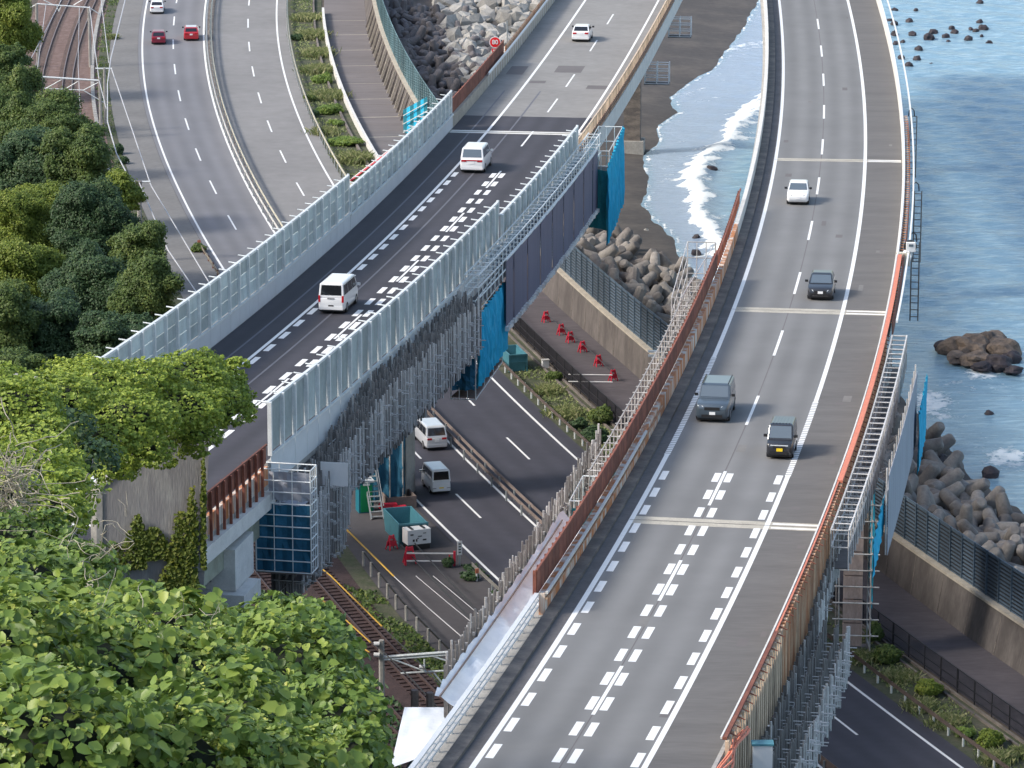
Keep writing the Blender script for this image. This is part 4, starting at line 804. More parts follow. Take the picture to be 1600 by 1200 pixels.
# ---------------------------------------------------------------- hillside
EX = ([20, 30, 40, 60, 75, 100, 150, 195, 212, 230, 270, 300, 350, 400, 450, 500, 560], [2, -.5, -1.3, -2.2, -4.2, -9.0, -16, -22.5, -24, -26, -30, -33, -38.5, -43, -50, -58, -66])
EZ = ([0, 20, 30, 36, 60, 75, 90, 130, 195, 207, 216, 235, 245], [85, 79, 74.8, 73.0, 67.0, 63.9, 60.2, 50.2, 35, 32, 22, 8, 4.5])
def hillz(X, Y):
    ex = np.interp(Y, *EX); ez = np.interp(Y, *EZ); dl = ex-X
    slope_l = np.interp(Y, [0, 150, 205, 240, 300, 380, 470, 560], [.35, .35, .55, .7, .7, .6, .45, .4]); z = np.where(dl > 0, ez+dl*slope_l, ez+dl*np.interp(Y, [0, 60, 200], [1.2, 1.5, 1.9]))
    z = z+.8*fbm(X, Y, .08, 21)*np.clip(dl/6, 0, 1); return np.clip(z, -8, 135)
hx = np.concatenate([np.arange(-260, -70, 8), np.arange(-70, 20, 1.0), [22, 26, 32]]); hy = np.concatenate([[-30, -10, 5], np.arange(12, 250, 1.5), np.arange(250, 620, 4)])
grid('hillside', 'hill_soil_shade', hx, hy, hillz)
# ---------------------------------------------------------------- foliage
def leafobj(name, m, P, Nn, size, tint, shape='quad', parent=None, rot=None, asp=.75, **tags):
    n = len(P); P = np.asarray(P, float); Nn = np.asarray(Nn, float); Nn /= np.linalg.norm(Nn, axis=1)[:, None]+1e-9
    a = rng.normal(size=(n, 3)); a[:, 2] -= 1.1; u = a-(a*Nn).sum(1)[:, None]*Nn; u /= np.linalg.norm(u, axis=1)[:, None]+1e-9; w = np.cross(Nn, u); s = np.asarray(size)[:, None]
    if shape == 'quad': T = [(0, -.5, 0), (asp*.5, 0, .05), (0, .5, 0), (-asp*.5, 0, .05)]; FQ = [(0, 1, 2, 3)]
    elif shape == 'blade': T = [(-.05, 0, 0), (.05, 0, 0), (.03, .6, .02), (0, 1, .15)]; FQ = [(0, 1, 2, 3)]
    else: T = [(0, -.45, 0), (.38, -.25, .10), (.36, .15, .10), (0, .58, -.05), (-.36, .15, .10), (-.38, -.25, .10)]; FQ = [(0, 1, 2, 3), (0, 3, 4, 5)]
    V_ = np.stack([P+w*(tx*s)+u*(ty*s)+Nn*(tz*s) for tx, ty, tz in T], 1); k = len(T)
    q = (np.arange(n)[:, None, None]*k+np.array(FQ)[None]).reshape(-1, 4)
    me = bpy.data.meshes.new(name); me.vertices.add(n*k); me.vertices.foreach_set('co', V_.reshape(-1).astype('f4')); me.loops.add(q.size); me.loops.foreach_set('vertex_index', q.ravel().astype('i4')); me.polygons.add(len(q)); me.polygons.foreach_set('loop_start', np.arange(0, q.size, 4, dtype='i4')); me.update(calc_edges=True)
    at = me.attributes.new('tint', 'FLOAT', 'POINT'); at.data.foreach_set('value', np.repeat(np.clip(tint, 0, 1), k).astype('f4')); me.materials.append(MATS[m])
    return tag(link(bpy.data.objects.new(name, me), parent), **tags)
def ellpts(els, dens, lump=.18, seed=0, upbias=.6, low=-.55, rj=(-.16, .07)):
    """points + normals over a union of ellipsoids (cx,cy,cz,rx,ry,rz)"""
    r = np.random.default_rng(seed); PP = []; NN = []
    E = np.array(els, float)
    for i, e in enumerate(E):
        A = 4*math.pi*((e[3]*e[4])**1.6+(e[3]*e[5])**1.6+(e[4]*e[5])**1.6)**(1/1.6)/3**(1/1.6); n = int(A*dens)
        u = r.normal(size=(n, 3)); u /= np.linalg.norm(u, axis=1)[:, None]; u = u[u[:, 2] > low]
        k = 1+lump*fbm(u[:, 0]*5+i*3, u[:, 1]*5+u[:, 2]*4, 1.0, seed+i, 3)+r.uniform(rj[0], rj[1], len(u)); P = e[:3]+u*e[3:6]*k[:, None]
        keep = np.ones(len(P), bool)
        for j, f in enumerate(E):
            if j != i: keep &= (((P-f[:3])/(f[3:6]*.86))**2).sum(1) > 1
        P = P[keep]; nn = u[keep]/e[3:6]*e[3]; nn = nn/np.linalg.norm(nn, axis=1)[:, None]; nn = nn+np.array([-.15, -.25, upbias])+r.normal(scale=.58, size=nn.shape); PP.append(P); NN.append(nn)
    return np.concatenate(PP), np.concatenate(NN)
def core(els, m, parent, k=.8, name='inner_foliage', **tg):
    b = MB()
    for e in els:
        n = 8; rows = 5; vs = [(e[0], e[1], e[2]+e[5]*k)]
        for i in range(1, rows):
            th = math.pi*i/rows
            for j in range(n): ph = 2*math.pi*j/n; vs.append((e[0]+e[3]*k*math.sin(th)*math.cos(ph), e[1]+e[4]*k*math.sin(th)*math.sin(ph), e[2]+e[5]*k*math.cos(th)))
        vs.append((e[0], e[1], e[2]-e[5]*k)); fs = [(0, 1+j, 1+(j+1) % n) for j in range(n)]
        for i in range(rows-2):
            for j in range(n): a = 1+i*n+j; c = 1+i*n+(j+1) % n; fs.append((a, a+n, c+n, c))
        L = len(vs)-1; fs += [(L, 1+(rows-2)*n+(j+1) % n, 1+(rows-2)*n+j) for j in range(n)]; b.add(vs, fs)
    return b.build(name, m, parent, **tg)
def mound(px, py, Y, rx, ry, dy=None):
    p = V(px, py, Y); k = Y*1.04/F; return (p.x, p.y, p.z, rx*k, (dy or (rx+ry)/2)*k*1.2, ry*k)
def patchtint(P, sc, seed): return .5+.22*fbm(P[:, 0], P[:, 1]+P[:, 2], sc, seed, 3)
def kudzu(name, els, leaf, cover, m, seed, label_kind, patch=.6, base=0.0, shape='leaf', lump=.18):
    dens = cover/(leaf*leaf*.62); P, Nn = ellpts(els, dens/3 if shape == 'leaf' else dens, lump, seed)
    if shape == 'leaf':      # three leaflets on each stalk
        n = len(P); off = rng.normal(size=(n, 3))*leaf*.12; P3 = []; N3 = []
        for k in range(3):
            a = rng.uniform(0, 6.28, n); dd = np.stack([np.cos(a), np.sin(a)*.8, np.sin(a*2)*.3], 1)*leaf*.55; P3.append(P+dd+off); N3.append(Nn+rng.normal(scale=.22, size=(n, 3)))
        P = np.concatenate(P3); Nn = np.concatenate(N3)
    t = patchtint(P, patch, seed)*.55+rng.uniform(-.05, .55, len(P))+base-.06
    return leafobj(name, m, P, Nn, leaf*(.45+.95*rng.beta(2, 2, len(P))), t, shape, kind='stuff')
FG = [mound(*a) for a in [(30,1095,36.5,110,62),(110,1125,36,90,55),(60,1165,34,170,110),(250,1190,35,160,100),(420,1210,36,110,80),(-20,1040,38,150,110),(130,1060,39,150,100),(270,1080,39.5,140,100),(370,1150,38,100,100),(130,985,45,130,62),(10,965,46,120,66),(250,1000,43,110,75),(30,905,54,100,46),(110,935,56,80,42)]]
core(FG, 'hill_soil_shade', None, .58, 'vine_shadow_mass', kind='stuff'); kudzu('kudzu', FG, .13, 2.3, 'kudzu_leaf', 1, '', 2.0, .06, lump=.34); kudzu('kudzu', FG[2:9], .05, .5, 'kudzu_leaf', 11, '', 3.0, .25, lump=.42)
RMD = [mound(*a) for a in [(440,1080,66,135,130),(520,1160,63,85,115),(370,1150,64,100,120),(430,1000,70,100,62),(495,1030,68,58,70),(355,1010,68,62,50),(555,1205,60,52,85),(480,1210,61,100,90),(470,970,71,60,36)]]
core(RMD, 'hill_soil_shade', None, .58, 'vine_shadow_mass', kind='stuff'); kudzu('kudzu', RMD, .15, 2.4, 'kudzu_leaf', 2, '', 1.0, .03, lump=.13)
MD = [mound(*a) for a in [(170,960,90,95,42),(90,895,98,100,44),(20,850,105,90,46),(225,1020,86,62,32),(150,925,100,50,26),(30,910,88,90,44),(290,1045,82,50,26),(110,870,108,44,26),(215,1050,78,80,36)]]
core(MD, 'hill_soil_shade', None, .58, 'vine_shadow_mass', kind='stuff'); kudzu('kudzu', MD, .15, 2.6, 'kudzu_leaf', 3, '', .6, -.08, lump=.3)
ML = [mound(*a) for a in [(50,775,122,90,50),(90,748,132,48,42),(20,735,130,80,45),(75,805,118,62,42),(60,715,140,62,32),(0,790,118,60,60)]]
core(ML, 'hill_soil_shade', None, .58, 'vine_shadow_mass', kind='stuff'); kudzu('kudzu', ML, .14, 2.6, 'kudzu_leaf_far', 4, '', .5, .05, lump=.3)
UP = [mound(*a) for a in [(20,640,165,80,48),(90,625,185,70,38),(150,605,196,70,38),(215,600,200,62,38),(285,595,204,62,38),(345,630,207,46,46),(270,640,200,80,40),(190,655,190,80,40),(225,700,196,45,30),(120,590,200,55,30),(60,680,160,60,30),(300,680,203,40,24),(355,595,208,26,26),(180,735,196,30,24),(150,690,188,60,34),(310,575,206,40,26),(-10,600,180,60,30)]]
core(UP, 'hill_soil_shade', None, .58, 'vine_shadow_mass', kind='stuff'); kudzu('kudzu', UP, .14, 2.6, 'kudzu_leaf_far', 5, '', .25, .06, lump=.32)
# sprays hanging over the wall edge
SP = [mound(*a) for a in [(380,640,208,20,10),(392,652,208,9,8),(370,568,208,18,9),(250,722,203,26,10),(300,708,203,22,9),(325,668,204,12,16),(205,728,202,14,10),(350,660,206,16,9)]]
kudzu('kudzu', SP, .16, 2.4, 'kudzu_leaf_far', 6, '', .25, .08)
DK = [mound(*a) for a in [(110,665,172,36,26),(150,715,160,36,30),(85,650,176,26,18)]]
P, Nn = ellpts(DK, 60, .2, 8); leafobj('dark_bush', 'tree_leaf_dark', P, Nn, .2*rng.uniform(.7, 1.3, len(P)), patchtint(P, .5, 3)*.7, label='dark green bush in the hollow between the bright vine slopes', cat='bush')
# terrain undergrowth
def scatter_ground(name, m, n, x0, x1, y0, y1, size, zf, seed, cond=None, up=1.0, h=(0, .5), shape='quad', base=0):
    r = np.random.default_rng(seed); X = r.uniform(x0, x1, n); Y = r.uniform(y0, y1, n)
    if cond is not None: k = cond(X, Y); X = X[k]; Y = Y[k]
    P = np.stack([X, Y, zf(X, Y)+r.uniform(*h, len(X))], 1); Nn = r.normal(scale=.45, size=P.shape)+np.array([-.1, -.35, up])
    return leafobj(name, m, P, Nn, size*r.uniform(.6, 1.3, len(P)), patchtint(P, .15, seed)*.6+r.uniform(0, .4, len(P))+base, shape, kind='stuff')
scatter_ground('undergrowth', 'tree_leaf_dark', 90000, -62, -20, 215, 480, .55, hillz, 31, lambda X, Y: (np.interp(Y, *EX)-X > -2) & (np.interp(Y, *EX)-X < 22), h=(0, 1.2))
scatter_ground('undergrowth', 'tree_leaf_mid', 30000, -28, 6, 150, 262, .35, hillz, 32, lambda X, Y: (X-np.interp(Y, *EX) > -1) & (hillz(X, Y) > 3.6), h=(0, .8), base=-.15)
scatter_ground('vine_leaves', 'kudzu_leaf', 60000, -13, 1.5, 26, 66, .13, hillz, 34, lambda X, Y: (np.interp(Y, *EX)-X > -1.5) & (np.interp(Y, *EX)-X < 8), h=(0, .7), shape='leaf', base=-.05)
scatter_ground('vine_leaves', 'kudzu_leaf_far', 40000, -30, 3, 62, 205, .2, hillz, 33, lambda X, Y: (np.interp(Y, *EX)-X > -3) & (np.interp(Y, *EX)-X < 9), h=(0, .5))
# ---------------------------------------------------------------- trees
def tree(px, py, Y, rx, ry, m, label, seed, leaf=.26, trunk=True, cover=2.3, nl=13, group=None):
    c = V(px, py, Y); k = Y*1.04/F; RX, RZ = rx*k, ry*k; r = random.Random(seed); els = []
    for i in range(nl*2):
        a = r.uniform(0, 6.28); rad = r.uniform(.3, 1.02); zz = r.uniform(-.8, .85); els.append((c.x+RX*rad*math.cos(a)*(1-abs(zz)*.4), c.y+RX*rad*math.sin(a)*(1-abs(zz)*.4), c.z+RZ*zz, RX*r.uniform(.16, .42), RX*r.uniform(.16, .42), RZ*r.uniform(.12, .36)))
    els.append((c.x, c.y, c.z, RX*.72, RX*.72, RZ*.72))
    gz = float(hillz(np.array([c.x]), np.array([c.y]))[0]); base = min(gz, c.z-RZ*.6)-.2
    t = thing('broadleaf_tree', label, 'tree', (c.x, c.y, base), group=group)
    b = MB(); b.tube([(c.x, c.y, base), (c.x+.1, c.y, base+(c.z-base)*.5), (c.x, c.y+.1, c.z+RZ*.3)], [.32, .22, .08], 7)
    for e in els[:5]: b.tube([(c.x, c.y, base+(c.z-base)*.5), ((c.x+e[0])/2, (c.y+e[1])/2, (e[2]+c.z)/2-.5), e[:3]], [.14, .1, .04], 5)
    b.build('trunk', 'bark', t)
    P, Nn = ellpts(els, 1.25*cover/(leaf*leaf*.36), .3, seed, .5, -.75, (-.3, .22))
    leafobj('crown', m, P, Nn, leaf*rng.uniform(.6, 1.3, len(P)), patchtint(P, .9, seed)*.6+rng.uniform(0, .4, len(P)), parent=t)
    core(els, 'hill_soil_shade', t, .72, 'inner_shade')
TL = [
 (12, 45, 470, 38, 55, 'tree_leaf_bright', 'bright green tree in the extreme top left corner beside the railway'),
 (8, 112, 450, 34, 34, 'tree_leaf_mid', 'mid green tree just below the bright corner tree at upper left'),
 (8, 178, 425, 56, 58, 'tree_leaf_mid', 'dull green tree at the left edge level with the overhead line gantry'),
 (70, 212, 400, 58, 52, 'tree_leaf_mid', 'wide green tree reaching over the railway at upper left'),
 (60, 275, 375, 75, 60, 'tree_leaf_dark', 'dark tree behind the yellow green one at the left edge'),
 (125, 275, 372, 50, 56, 'tree_leaf_mid', 'rounded tree beside the railway just left of the leaning pole'),
 (182, 300, 362, 34, 28, 'tree_leaf_bright', 'small yellowish tree top beside the thin concrete pole'),
 (45, 360, 338, 62, 52, 'tree_leaf_bright', 'upper yellow green tree crown catching the light at the left edge'),
 (30, 450, 318, 66, 55, 'tree_leaf_bright', 'lower yellow green tree crown catching the light at the left edge'),
 (140, 370, 335, 60, 62, 'tree_leaf_dark', 'dark tree standing right of the yellow green crowns'),
 (215, 400, 322, 42, 45, 'tree_leaf_mid', 'olive bush tree leaning out toward the grey side road'),
 (228, 460, 308, 44, 48, 'tree_leaf_mid', 'olive green tree at the right tip of the dark grove'),
 (150, 465, 312, 70, 58, 'tree_leaf_dark', 'very dark tree in the centre of the shaded grove'),
 (75, 530, 288, 70, 55, 'tree_leaf_dark', 'dark tree below the yellow green crowns at the left'),
 (175, 545, 284, 62, 42, 'tree_leaf_dark', 'dark tree close behind the near end of the long noise barrier'),
 (0, 520, 285, 50, 60, 'tree_leaf_mid', 'mid green tree at the left edge above the concrete ledge'),
 (20, 585, 262, 50, 40, 'tree_leaf_mid', 'low green tree over the concrete ledge at the left edge'),
]
for i, a in enumerate(TL): a = (a[0], a[1], a[2], a[3]*1.15, a[4]*1.22)+a[5:]; tree(*a, seed=100+i, leaf=.17 if a[2] < 340 else .21)
# ---------------------------------------------------------------- shrubs and grass on the verges
def shrub(px, py, rx, h, m, label, seed, kindb='quad', z=5.0, leaf=.2, group=None):
    p = Gz(px, py, z); k = p.y*1.03/F; R = rx*k; H = h*k; r = np.random.default_rng(seed)
    t = thing('shrub', label, 'shrub', p, group=group)
    if kindb == 'blade':
        n = int(1100*R*R+420); X = r.normal(scale=R*.5, size=(n, 2)); P = np.stack([p.x+X[:, 0], p.y+X[:, 1]*1.2, np.full(n, z)], 1); Nn = np.stack([X[:, 0]*.3+r.normal(scale=.5, size=n), -np.ones(n), r.normal(scale=.3, size=n)], 1)
        s = MB(); B = leafobj('blades', m, P, Nn, H*1.2*r.uniform(.6, 1.2, n), r.uniform(.1, 1, n), 'blade', t, kind='stuff')
        # stand the blades up
        co = np.empty(len(B.data.vertices)*3, 'f4'); B.data.vertices.foreach_get('co', co); co = co.reshape(-1, 4, 3); L = (H*.85*r.uniform(.4, 1.15, n))[:, None]; lean = r.normal(scale=.5, size=(n, 2)); w = .022+.012*R
        d0 = r.uniform(0, 6.28, n); dx = np.stack([np.cos(d0), np.sin(d0), np.zeros(n)], 1)*w
        co[:, 0] = P-dx; co[:, 1] = P+dx; top = P+np.stack([lean[:, 0]*L[:, 0], lean[:, 1]*L[:, 0], L[:, 0]], 1); mid = P+np.stack([lean[:, 0]*L[:, 0]*.35, lean[:, 1]*L[:, 0]*.35, L[:, 0]*.65], 1); co[:, 2] = mid+dx*.8; co[:, 3] = top; B.data.vertices.foreach_set('co', co.reshape(-1).astype('f4'))
    else:
        els = [(p.x+r.uniform(-.4, .4)*R, p.y+r.uniform(-.4, .4)*R, z+H*r.uniform(.25, .6), R*r.uniform(.4, .65), R*r.uniform(.4, .65), H*r.uniform(.3, .5)) for _ in range(6)]
        P, Nn = ellpts(els, 2.2/(leaf*leaf*.36), .25, seed, .5, -.6); leafobj('leaves', m, P, Nn, leaf*r.uniform(.6, 1.3, len(P)), patchtint(P, .8, seed)*.6+r.uniform(0, .45, len(P)), parent=t); core(els, 'hill_soil_shade', t, .6, 'inner_shade')
sd = 300
for px, py, rx, h, m, kb, lb in [
 (478,30,14,10,'grass_blade','blade','pale dry tuft at the top of the far verge'),(487,58,16,12,'grass_blade','blade','yellowish tuft below the topmost tuft of the far verge'),(462,62,10,7,'tree_leaf_dark','quad','small dark bush beside the guard rail at the top of the far verge'),
 (497,86,15,12,'grass_blade','blade','yellow green tuft beside the start of the white edge wall'),(495,112,15,12,'grass_blade','blade','bright tuft in the middle of the far verge'),(504,128,14,10,'kudzu_leaf','quad','bright green bush in the middle of the far verge'),
 (515,152,17,12,'grass_blade','blade','wide pale tuft leaning to the white edge wall'),(483,158,9,8,'tree_leaf_mid','quad','small olive bush close to the far guard rail'),(515,176,20,9,'kudzu_leaf','quad','flat bright green bush beside the white edge wall'),(492,182,8,8,'tree_leaf_dark','quad','little dark bush close to the far guard rail'),
 (508,208,14,10,'grass_blade','blade','yellow tuft near the foot of the far verge'),(527,196,12,7,'kudzu_leaf','quad','small bright bush behind the yellow tuft of the far verge'),(540,226,26,8,'kudzu_leaf','quad','long flat bright bush near the end of the far verge'),(554,252,16,16,'grass_blade','blade','tall pale tuft at the lower end of the far verge'),
 (855,612,22,16,'grass_blade','blade','dry tuft beside the teal skip between the bridges'),(882,648,26,18,'grass_blade','blade','golden green tuft between the guard rail and the mesh fence'),(866,592,16,14,'tree_leaf_mid','quad','small green bush beside the railings near the skip'),(936,662,26,30,'tree_leaf_mid','quad','upper part of the dense bush against the scaffold walkway'),(925,690,30,26,'tree_leaf_dark','quad','dark dense bush against the scaffold walkway between the bridges'),(905,668,18,16,'tree_leaf_dark','quad','dark low bush left of the dense bush'),
 (1362,1000,22,30,'tree_leaf_mid','quad','green bush beside the foot of the brown pier'),(1350,1030,26,22,'grass_blade','blade','grass tuft at the foot of the brown pier'),(1390,1035,34,28,'tree_leaf_mid','quad','large pale green bush at the bottom right verge'),(1405,1060,26,18,'grass_blade','blade','dry grass between the two largest bushes at bottom right'),
 (1455,1085,34,26,'tree_leaf_bright','quad','bright leafy bush beside the mesh fence at bottom right'),(1440,1105,28,18,'grass_blade','blade','pale grass tuft behind the guard rail at bottom right'),(1480,1130,30,18,'grass_blade','blade','dry grass in the middle of the bottom right verge'),(1505,1150,24,14,'kudzu_leaf','quad','low bright bush near the bottom right corner'),
 (1548,1165,32,28,'tree_leaf_bright','quad','round bright bush near the bottom right corner'),(1560,1190,26,26,'grass_blade','blade','tall feathery grass in the bottom right corner'),(1595,1180,18,22,'grass_blade','blade','feathery grass at the right edge of the bottom corner'),
 (310,392,11,9,'tree_leaf_mid','quad','small bush beside the side road near the broken kerb'),(183,240,9,12,'tree_leaf_dark','quad','dark weed bush between railway and side road'),(176,60,6,8,'grass_blade','blade','thin weed tuft beside the railway cable trough'),(192,255,9,9,'tree_leaf_dark','quad','dark weed bush just right of the leaning pole'),
 (700,885,13,16,'tree_leaf_dark','quad','dark weed bush beside the white generator'),(735,905,18,14,'tree_leaf_dark','quad','dark weed bush by the white marker post'),(780,935,20,14,'tree_leaf_dark','quad','dark weeds where the roadside meets the scaffold poles')]:
    sd += 1; kk = 1.2 if px < 600 else .85; shrub(px, py, rx*kk, h*kk*(.8 if kb == 'blade' else 1.1), m, lb, sd, kb, leaf=.17)
def lowcond(a, c): return lambda X, Y: np.array([a < LOW.loc((x, y))[1] < c for x, y in zip(X, Y)])
def verge_grass(name, q0, q1, o0, o1, n, seed, m='grass_blade', size=.28, base=0):
    r = np.random.default_rng(seed); P = []
    for _ in range(n): p = LOW.p(r.uniform(q0, q1), r.uniform(o0, o1), .02); P.append(p[:])
    P = np.array(P); k = fbm(P[:, 0], P[:, 1], .7, seed) > -.15; P = P[k]; Nn = r.normal(scale=.6, size=P.shape)+np.array([0, -.5, .8]); leafobj(name, m, P, Nn, size*r.uniform(.5, 1.3, len(P)), r.uniform(0, .8, len(P))+base, 'quad', asp=.5, kind='stuff')
verge_grass('verge_grass', LOW.sY(395), S1-4, 1.8, 4.4, 9000, 51); verge_grass('verge_grass', S0, LOW.sY(352), 2.0, 4.9, 9000, 52)
verge_grass('verge_grass', LOW.sY(380), S1-4, -21.4, -19.9, 5000, 53, 'tree_leaf_mid'); verge_grass('trackside_weeds', S0, LOW.sY(292), -25.0, -23.2, 6000, 54, 'tree_leaf_mid', .35)
verge_grass('roadside_weeds', LOW.sY(280), LOW.sY(294), -16.0, -14.9, 1500, 55, 'tree_leaf_dark')
verge_grass('dark_undergrowth', S0, LOW.sY(292), -38, -28.5, 12000, 56, 'tree_leaf_dark', .5)
# ---------------------------------------------------------------- abutment wall with ivy
def poly_wall(name, m, pts, Y, th, parent):
    P0 = [V(x, y, Y) for x, y in pts]; P1 = [p+Vector((-.3, th, 0)) for p in P0]; n = len(pts); b = MB(); b.add(P0+P1, [tuple(range(n))[::-1], tuple(range(n, 2*n))]+[(i, (i+1) % n, n+(i+1) % n, n+i) for i in range(n)]); return b.build(name, m, parent)
ab = thing('abutment_wall', 'tall weathered grey concrete wall partly covered by ivy at the bridge end', 'wall', V(240, 985, 206))
poly_wall('wall_face', 'abutment_concrete', [(150, 768), (207, 722), (300, 655), (330, 640), (326, 700), (320, 890), (313, 990), (285, 1000), (150, 1000)], 206, 1.6, ab)
poly_wall('edge_strip', 'concrete', [(149, 771), (155, 766), (160, 767), (161, 905), (153, 905)], 205.93, .2, ab)
b = MB(); b.beam(V(149, 768, 206.1), V(208, 720, 206.1), .35, .12); b.beam(V(208, 720, 206.1), V(328, 640, 206.1), .35, .12); b.build('coping', 'concrete', ab)
led = thing('concrete_ledge', 'narrow grey concrete ledge half buried in vines at the left edge', 'wall', V(50, 595, 212)); b = MB(); b.beam(V(-20, 584, 214), V(112, 606, 210), .5, .5); b.build('ledge', 'concrete', led)
rr = np.random.default_rng(77); pts = []
for (cx, cy, wx, wy, n) in [(285, 880, 24, 80, 2600), (300, 820, 10, 60, 700), (215, 830, 12, 26, 420), (240, 850, 24, 26, 700), (318, 800, 4, 90, 600), (270, 930, 30, 45, 1800), (305, 950, 10, 50, 700), (210, 860, 20, 30, 600), (178, 870, 16, 24, 300)]:
    for _ in range(n):
        a, c = rr.uniform(-1, 1, 2)
        if abs(a)+max(0, -c)*.75 > 1+rr.normal()*.12: continue
        pts.append(V(cx+a*wx, cy+c*wy, 205.85-rr.uniform(0, .25))[:])
pts = np.array(pts); leafobj('ivy', 'ivy_leaf', pts, rr.normal(scale=.5, size=pts.shape)+np.array([-.1, -1, .6]), .16*rr.uniform(.6, 1.4, len(pts)), patchtint(pts, 1.2, 5)*.5+rr.uniform(0, .45, len(pts)), 'leaf', kind='stuff')
def vines(name, label, reg, Y, n, L, seed, m='dry_vine', th=.012):
    r = np.random.default_rng(seed); b = MB()
    for _ in range(n):
        x, y = reg[0]+r.normal()*reg[2], reg[1]+r.normal()*reg[3]; p = [V(x, y, Y)]; k = Y/F; d = r.normal(size=3)
        for i in range(7): d = d*.75+r.normal(size=3)*.6; p.append(p[-1]+Vector(d)*L/7)
        b.tube(p, th*r.uniform(.6, 1.4), 4, False)
    return tag(b.build(name, m), kind='stuff')
vines('dry_stems', '', (12, 765, 22, 26), 113, 150, .95, 1, th=.012); vines('dry_stems', '', (150, 900, 30, 60), 52, 34, .5, 2, th=.005); vines('dry_stems', '', (220, 1000, 60, 20), 40, 24, .35, 3, th=.003)
# ---------------------------------------------------------------- vehicles
def vehicle(name, label, cat, surf, px, py, toward, L, W, H, paint, hood, hz, ws, roof0, rear0, tumble=.10, belt=None, wheel=.32, plate='plate_white', roofm=None, lampf='lamp_clear', lights='front', rear_lamp='low', glassm='glass_dark', grill=True, kei=False, group=None, extras=()):
    """px,py: photo point of the ground under the end facing the camera; toward: True = its front faces us. All lengths in metres from the front."""
    cv, fn = (RD, onR) if surf == 'R' else (LD, onL) if surf == 'L' else (LOW, onLow)
    q, o = fn(px, py); q += L/2; c = cv.p(q, o, 0.01 if surf != 'W' else -0.02); a = cv.ang(q)
    t = thing(name, label, cat, c, a+(-math.pi/2 if toward else math.pi/2), group); t.rotation_euler.x = math.atan(cv.gz)*(-1 if toward else 1)   # local -Y is the front
    B = belt or hz+.12; w = W/2; y0 = -L/2
    st = [(0.0, .80, .42, hz-.30), (.10, .93, .24, hz-.10), (.35, .985, .20, hz-.02), (hood, 1.0, .20, B-.03), (hood+.5, 1.0, .2, B), (L-.5, 1.0, .2, B), (L-.12, .97, .22, B-.02), (L, .90, .34, B-.10)]
    vs = []; fs = []; k = 8
    for y, ww, zl, zt in st:
        x = w*ww; vs += [(-x*.90, y0+y, zl), (-x, y0+y, zl+.14), (-x, y0+y, (zl+zt)/2+.1), (-x*.955, y0+y, zt), (x*.955, y0+y, zt), (x, y0+y, (zl+zt)/2+.1), (x, y0+y, zl+.14), (x*.90, y0+y, zl)]
    n = len(st)
    for i in range(n-1):
        for j in range(k): fs.append((i*k+j, i*k+(j+1) % k, (i+1)*k+(j+1) % k, (i+1)*k+j))
    fs.append(tuple(range(k))[::-1]); fs.append(tuple((n-1)*k+j for j in range(k)))
    b = MB(); b.add(vs, fs); body = b.build('body', paint, t, True)
    bm = bpy.data.meshes.new('x'); 
    md = body.modifiers.new('bevel', 'BEVEL'); md.width = .045; md.segments = 2; md.limit_method = 'ANGLE'; md.angle_limit = .5
    body.data.polygons.foreach_set('use_smooth', [True]*len(body.data.polygons))
    rw = w*(1-tumble); bw = w*.955
    # greenhouse: base ring at belt, roof ring
    base = [(-bw, y0+ws, B-.04), (bw, y0+ws, B-.04), (bw, y0+rear0[0], B-.04), (-bw, y0+rear0[0], B-.04)]
    top = [(-rw*.96, y0+roof0, H-.06), (rw*.96, y0+roof0, H-.06), (rw*.96, y0+rear0[1], H-.06), (-rw*.96, y0+rear0[1], H-.06)]
    cr = [(-rw*.82, y0+roof0+.22, H), (rw*.82, y0+roof0+.22, H), (rw*.82, y0+rear0[1]-.2, H), (-rw*.82, y0+rear0[1]-.2, H)]
    b = MB(); b.add(base+top+cr, [(0, 1, 5, 4), (1, 2, 6, 5), (2, 3, 7, 6), (3, 0, 4, 7), (4, 5, 9, 8), (5, 6, 10, 9), (6, 7, 11, 10), (7, 4, 8, 11), (8, 9, 10, 11)]); cab = b.build('cabin', paint, t, True)
    md = cab.modifiers.new('bevel', 'BEVEL'); md.width = .035; md.segments = 2; md.limit_method = 'ANGLE'; md.angle_limit = .4
    if roofm: b = MB(); b.add([(x*.97, y, H+.012) for x, y, z in cr], [(0, 1, 2, 3)]); b.build('roof_panel', roofm, t, True)
    def pane(nm, A, Bq, Cq, Dq, u0, u1, v0, v1, m=glassm, push=.018):
        A, Bq, Cq, Dq = map(Vector, (A, Bq, Cq, Dq)); f = lambda u, v: (A.lerp(Bq, u)).lerp(Dq.lerp(Cq, u), v); P = [f(u0, v0), f(u1, v0), f(u1, v1), f(u0, v1)]
        nrm = (P[1]-P[0]).cross(P[3]-P[0]).normalized(); cen = sum(P, Vector())/4
        if nrm.dot(cen-Vector((0, y0+L/2, H/2))) < 0: nrm = -nrm
        b = MB(); b.add([p+nrm*push for p in P]+[p-nrm*.01 for p in P], MB.BF); return b.build(nm, m, t, True)
    pane('windscreen', base[0], base[1], top[1], top[0], .06, .94, .10, .92)
    pane('rear_window', base[3], base[2], top[2], top[3], .08, .92, .16, .90)
    nw = 3 if L > 4.3 and H > 1.6 else 2
    for s in (0, 1):
        A, D_, Bq, Cq = (base[0], top[0], base[3], top[3]) if s == 0 else (base[1], top[1], base[2], top[2])
        for i in range(nw): pane('side_window', A, Bq, Cq, D_, .05+i*.9/nw+.015, .05+(i+1)*.9/nw-.015, .14, .88)
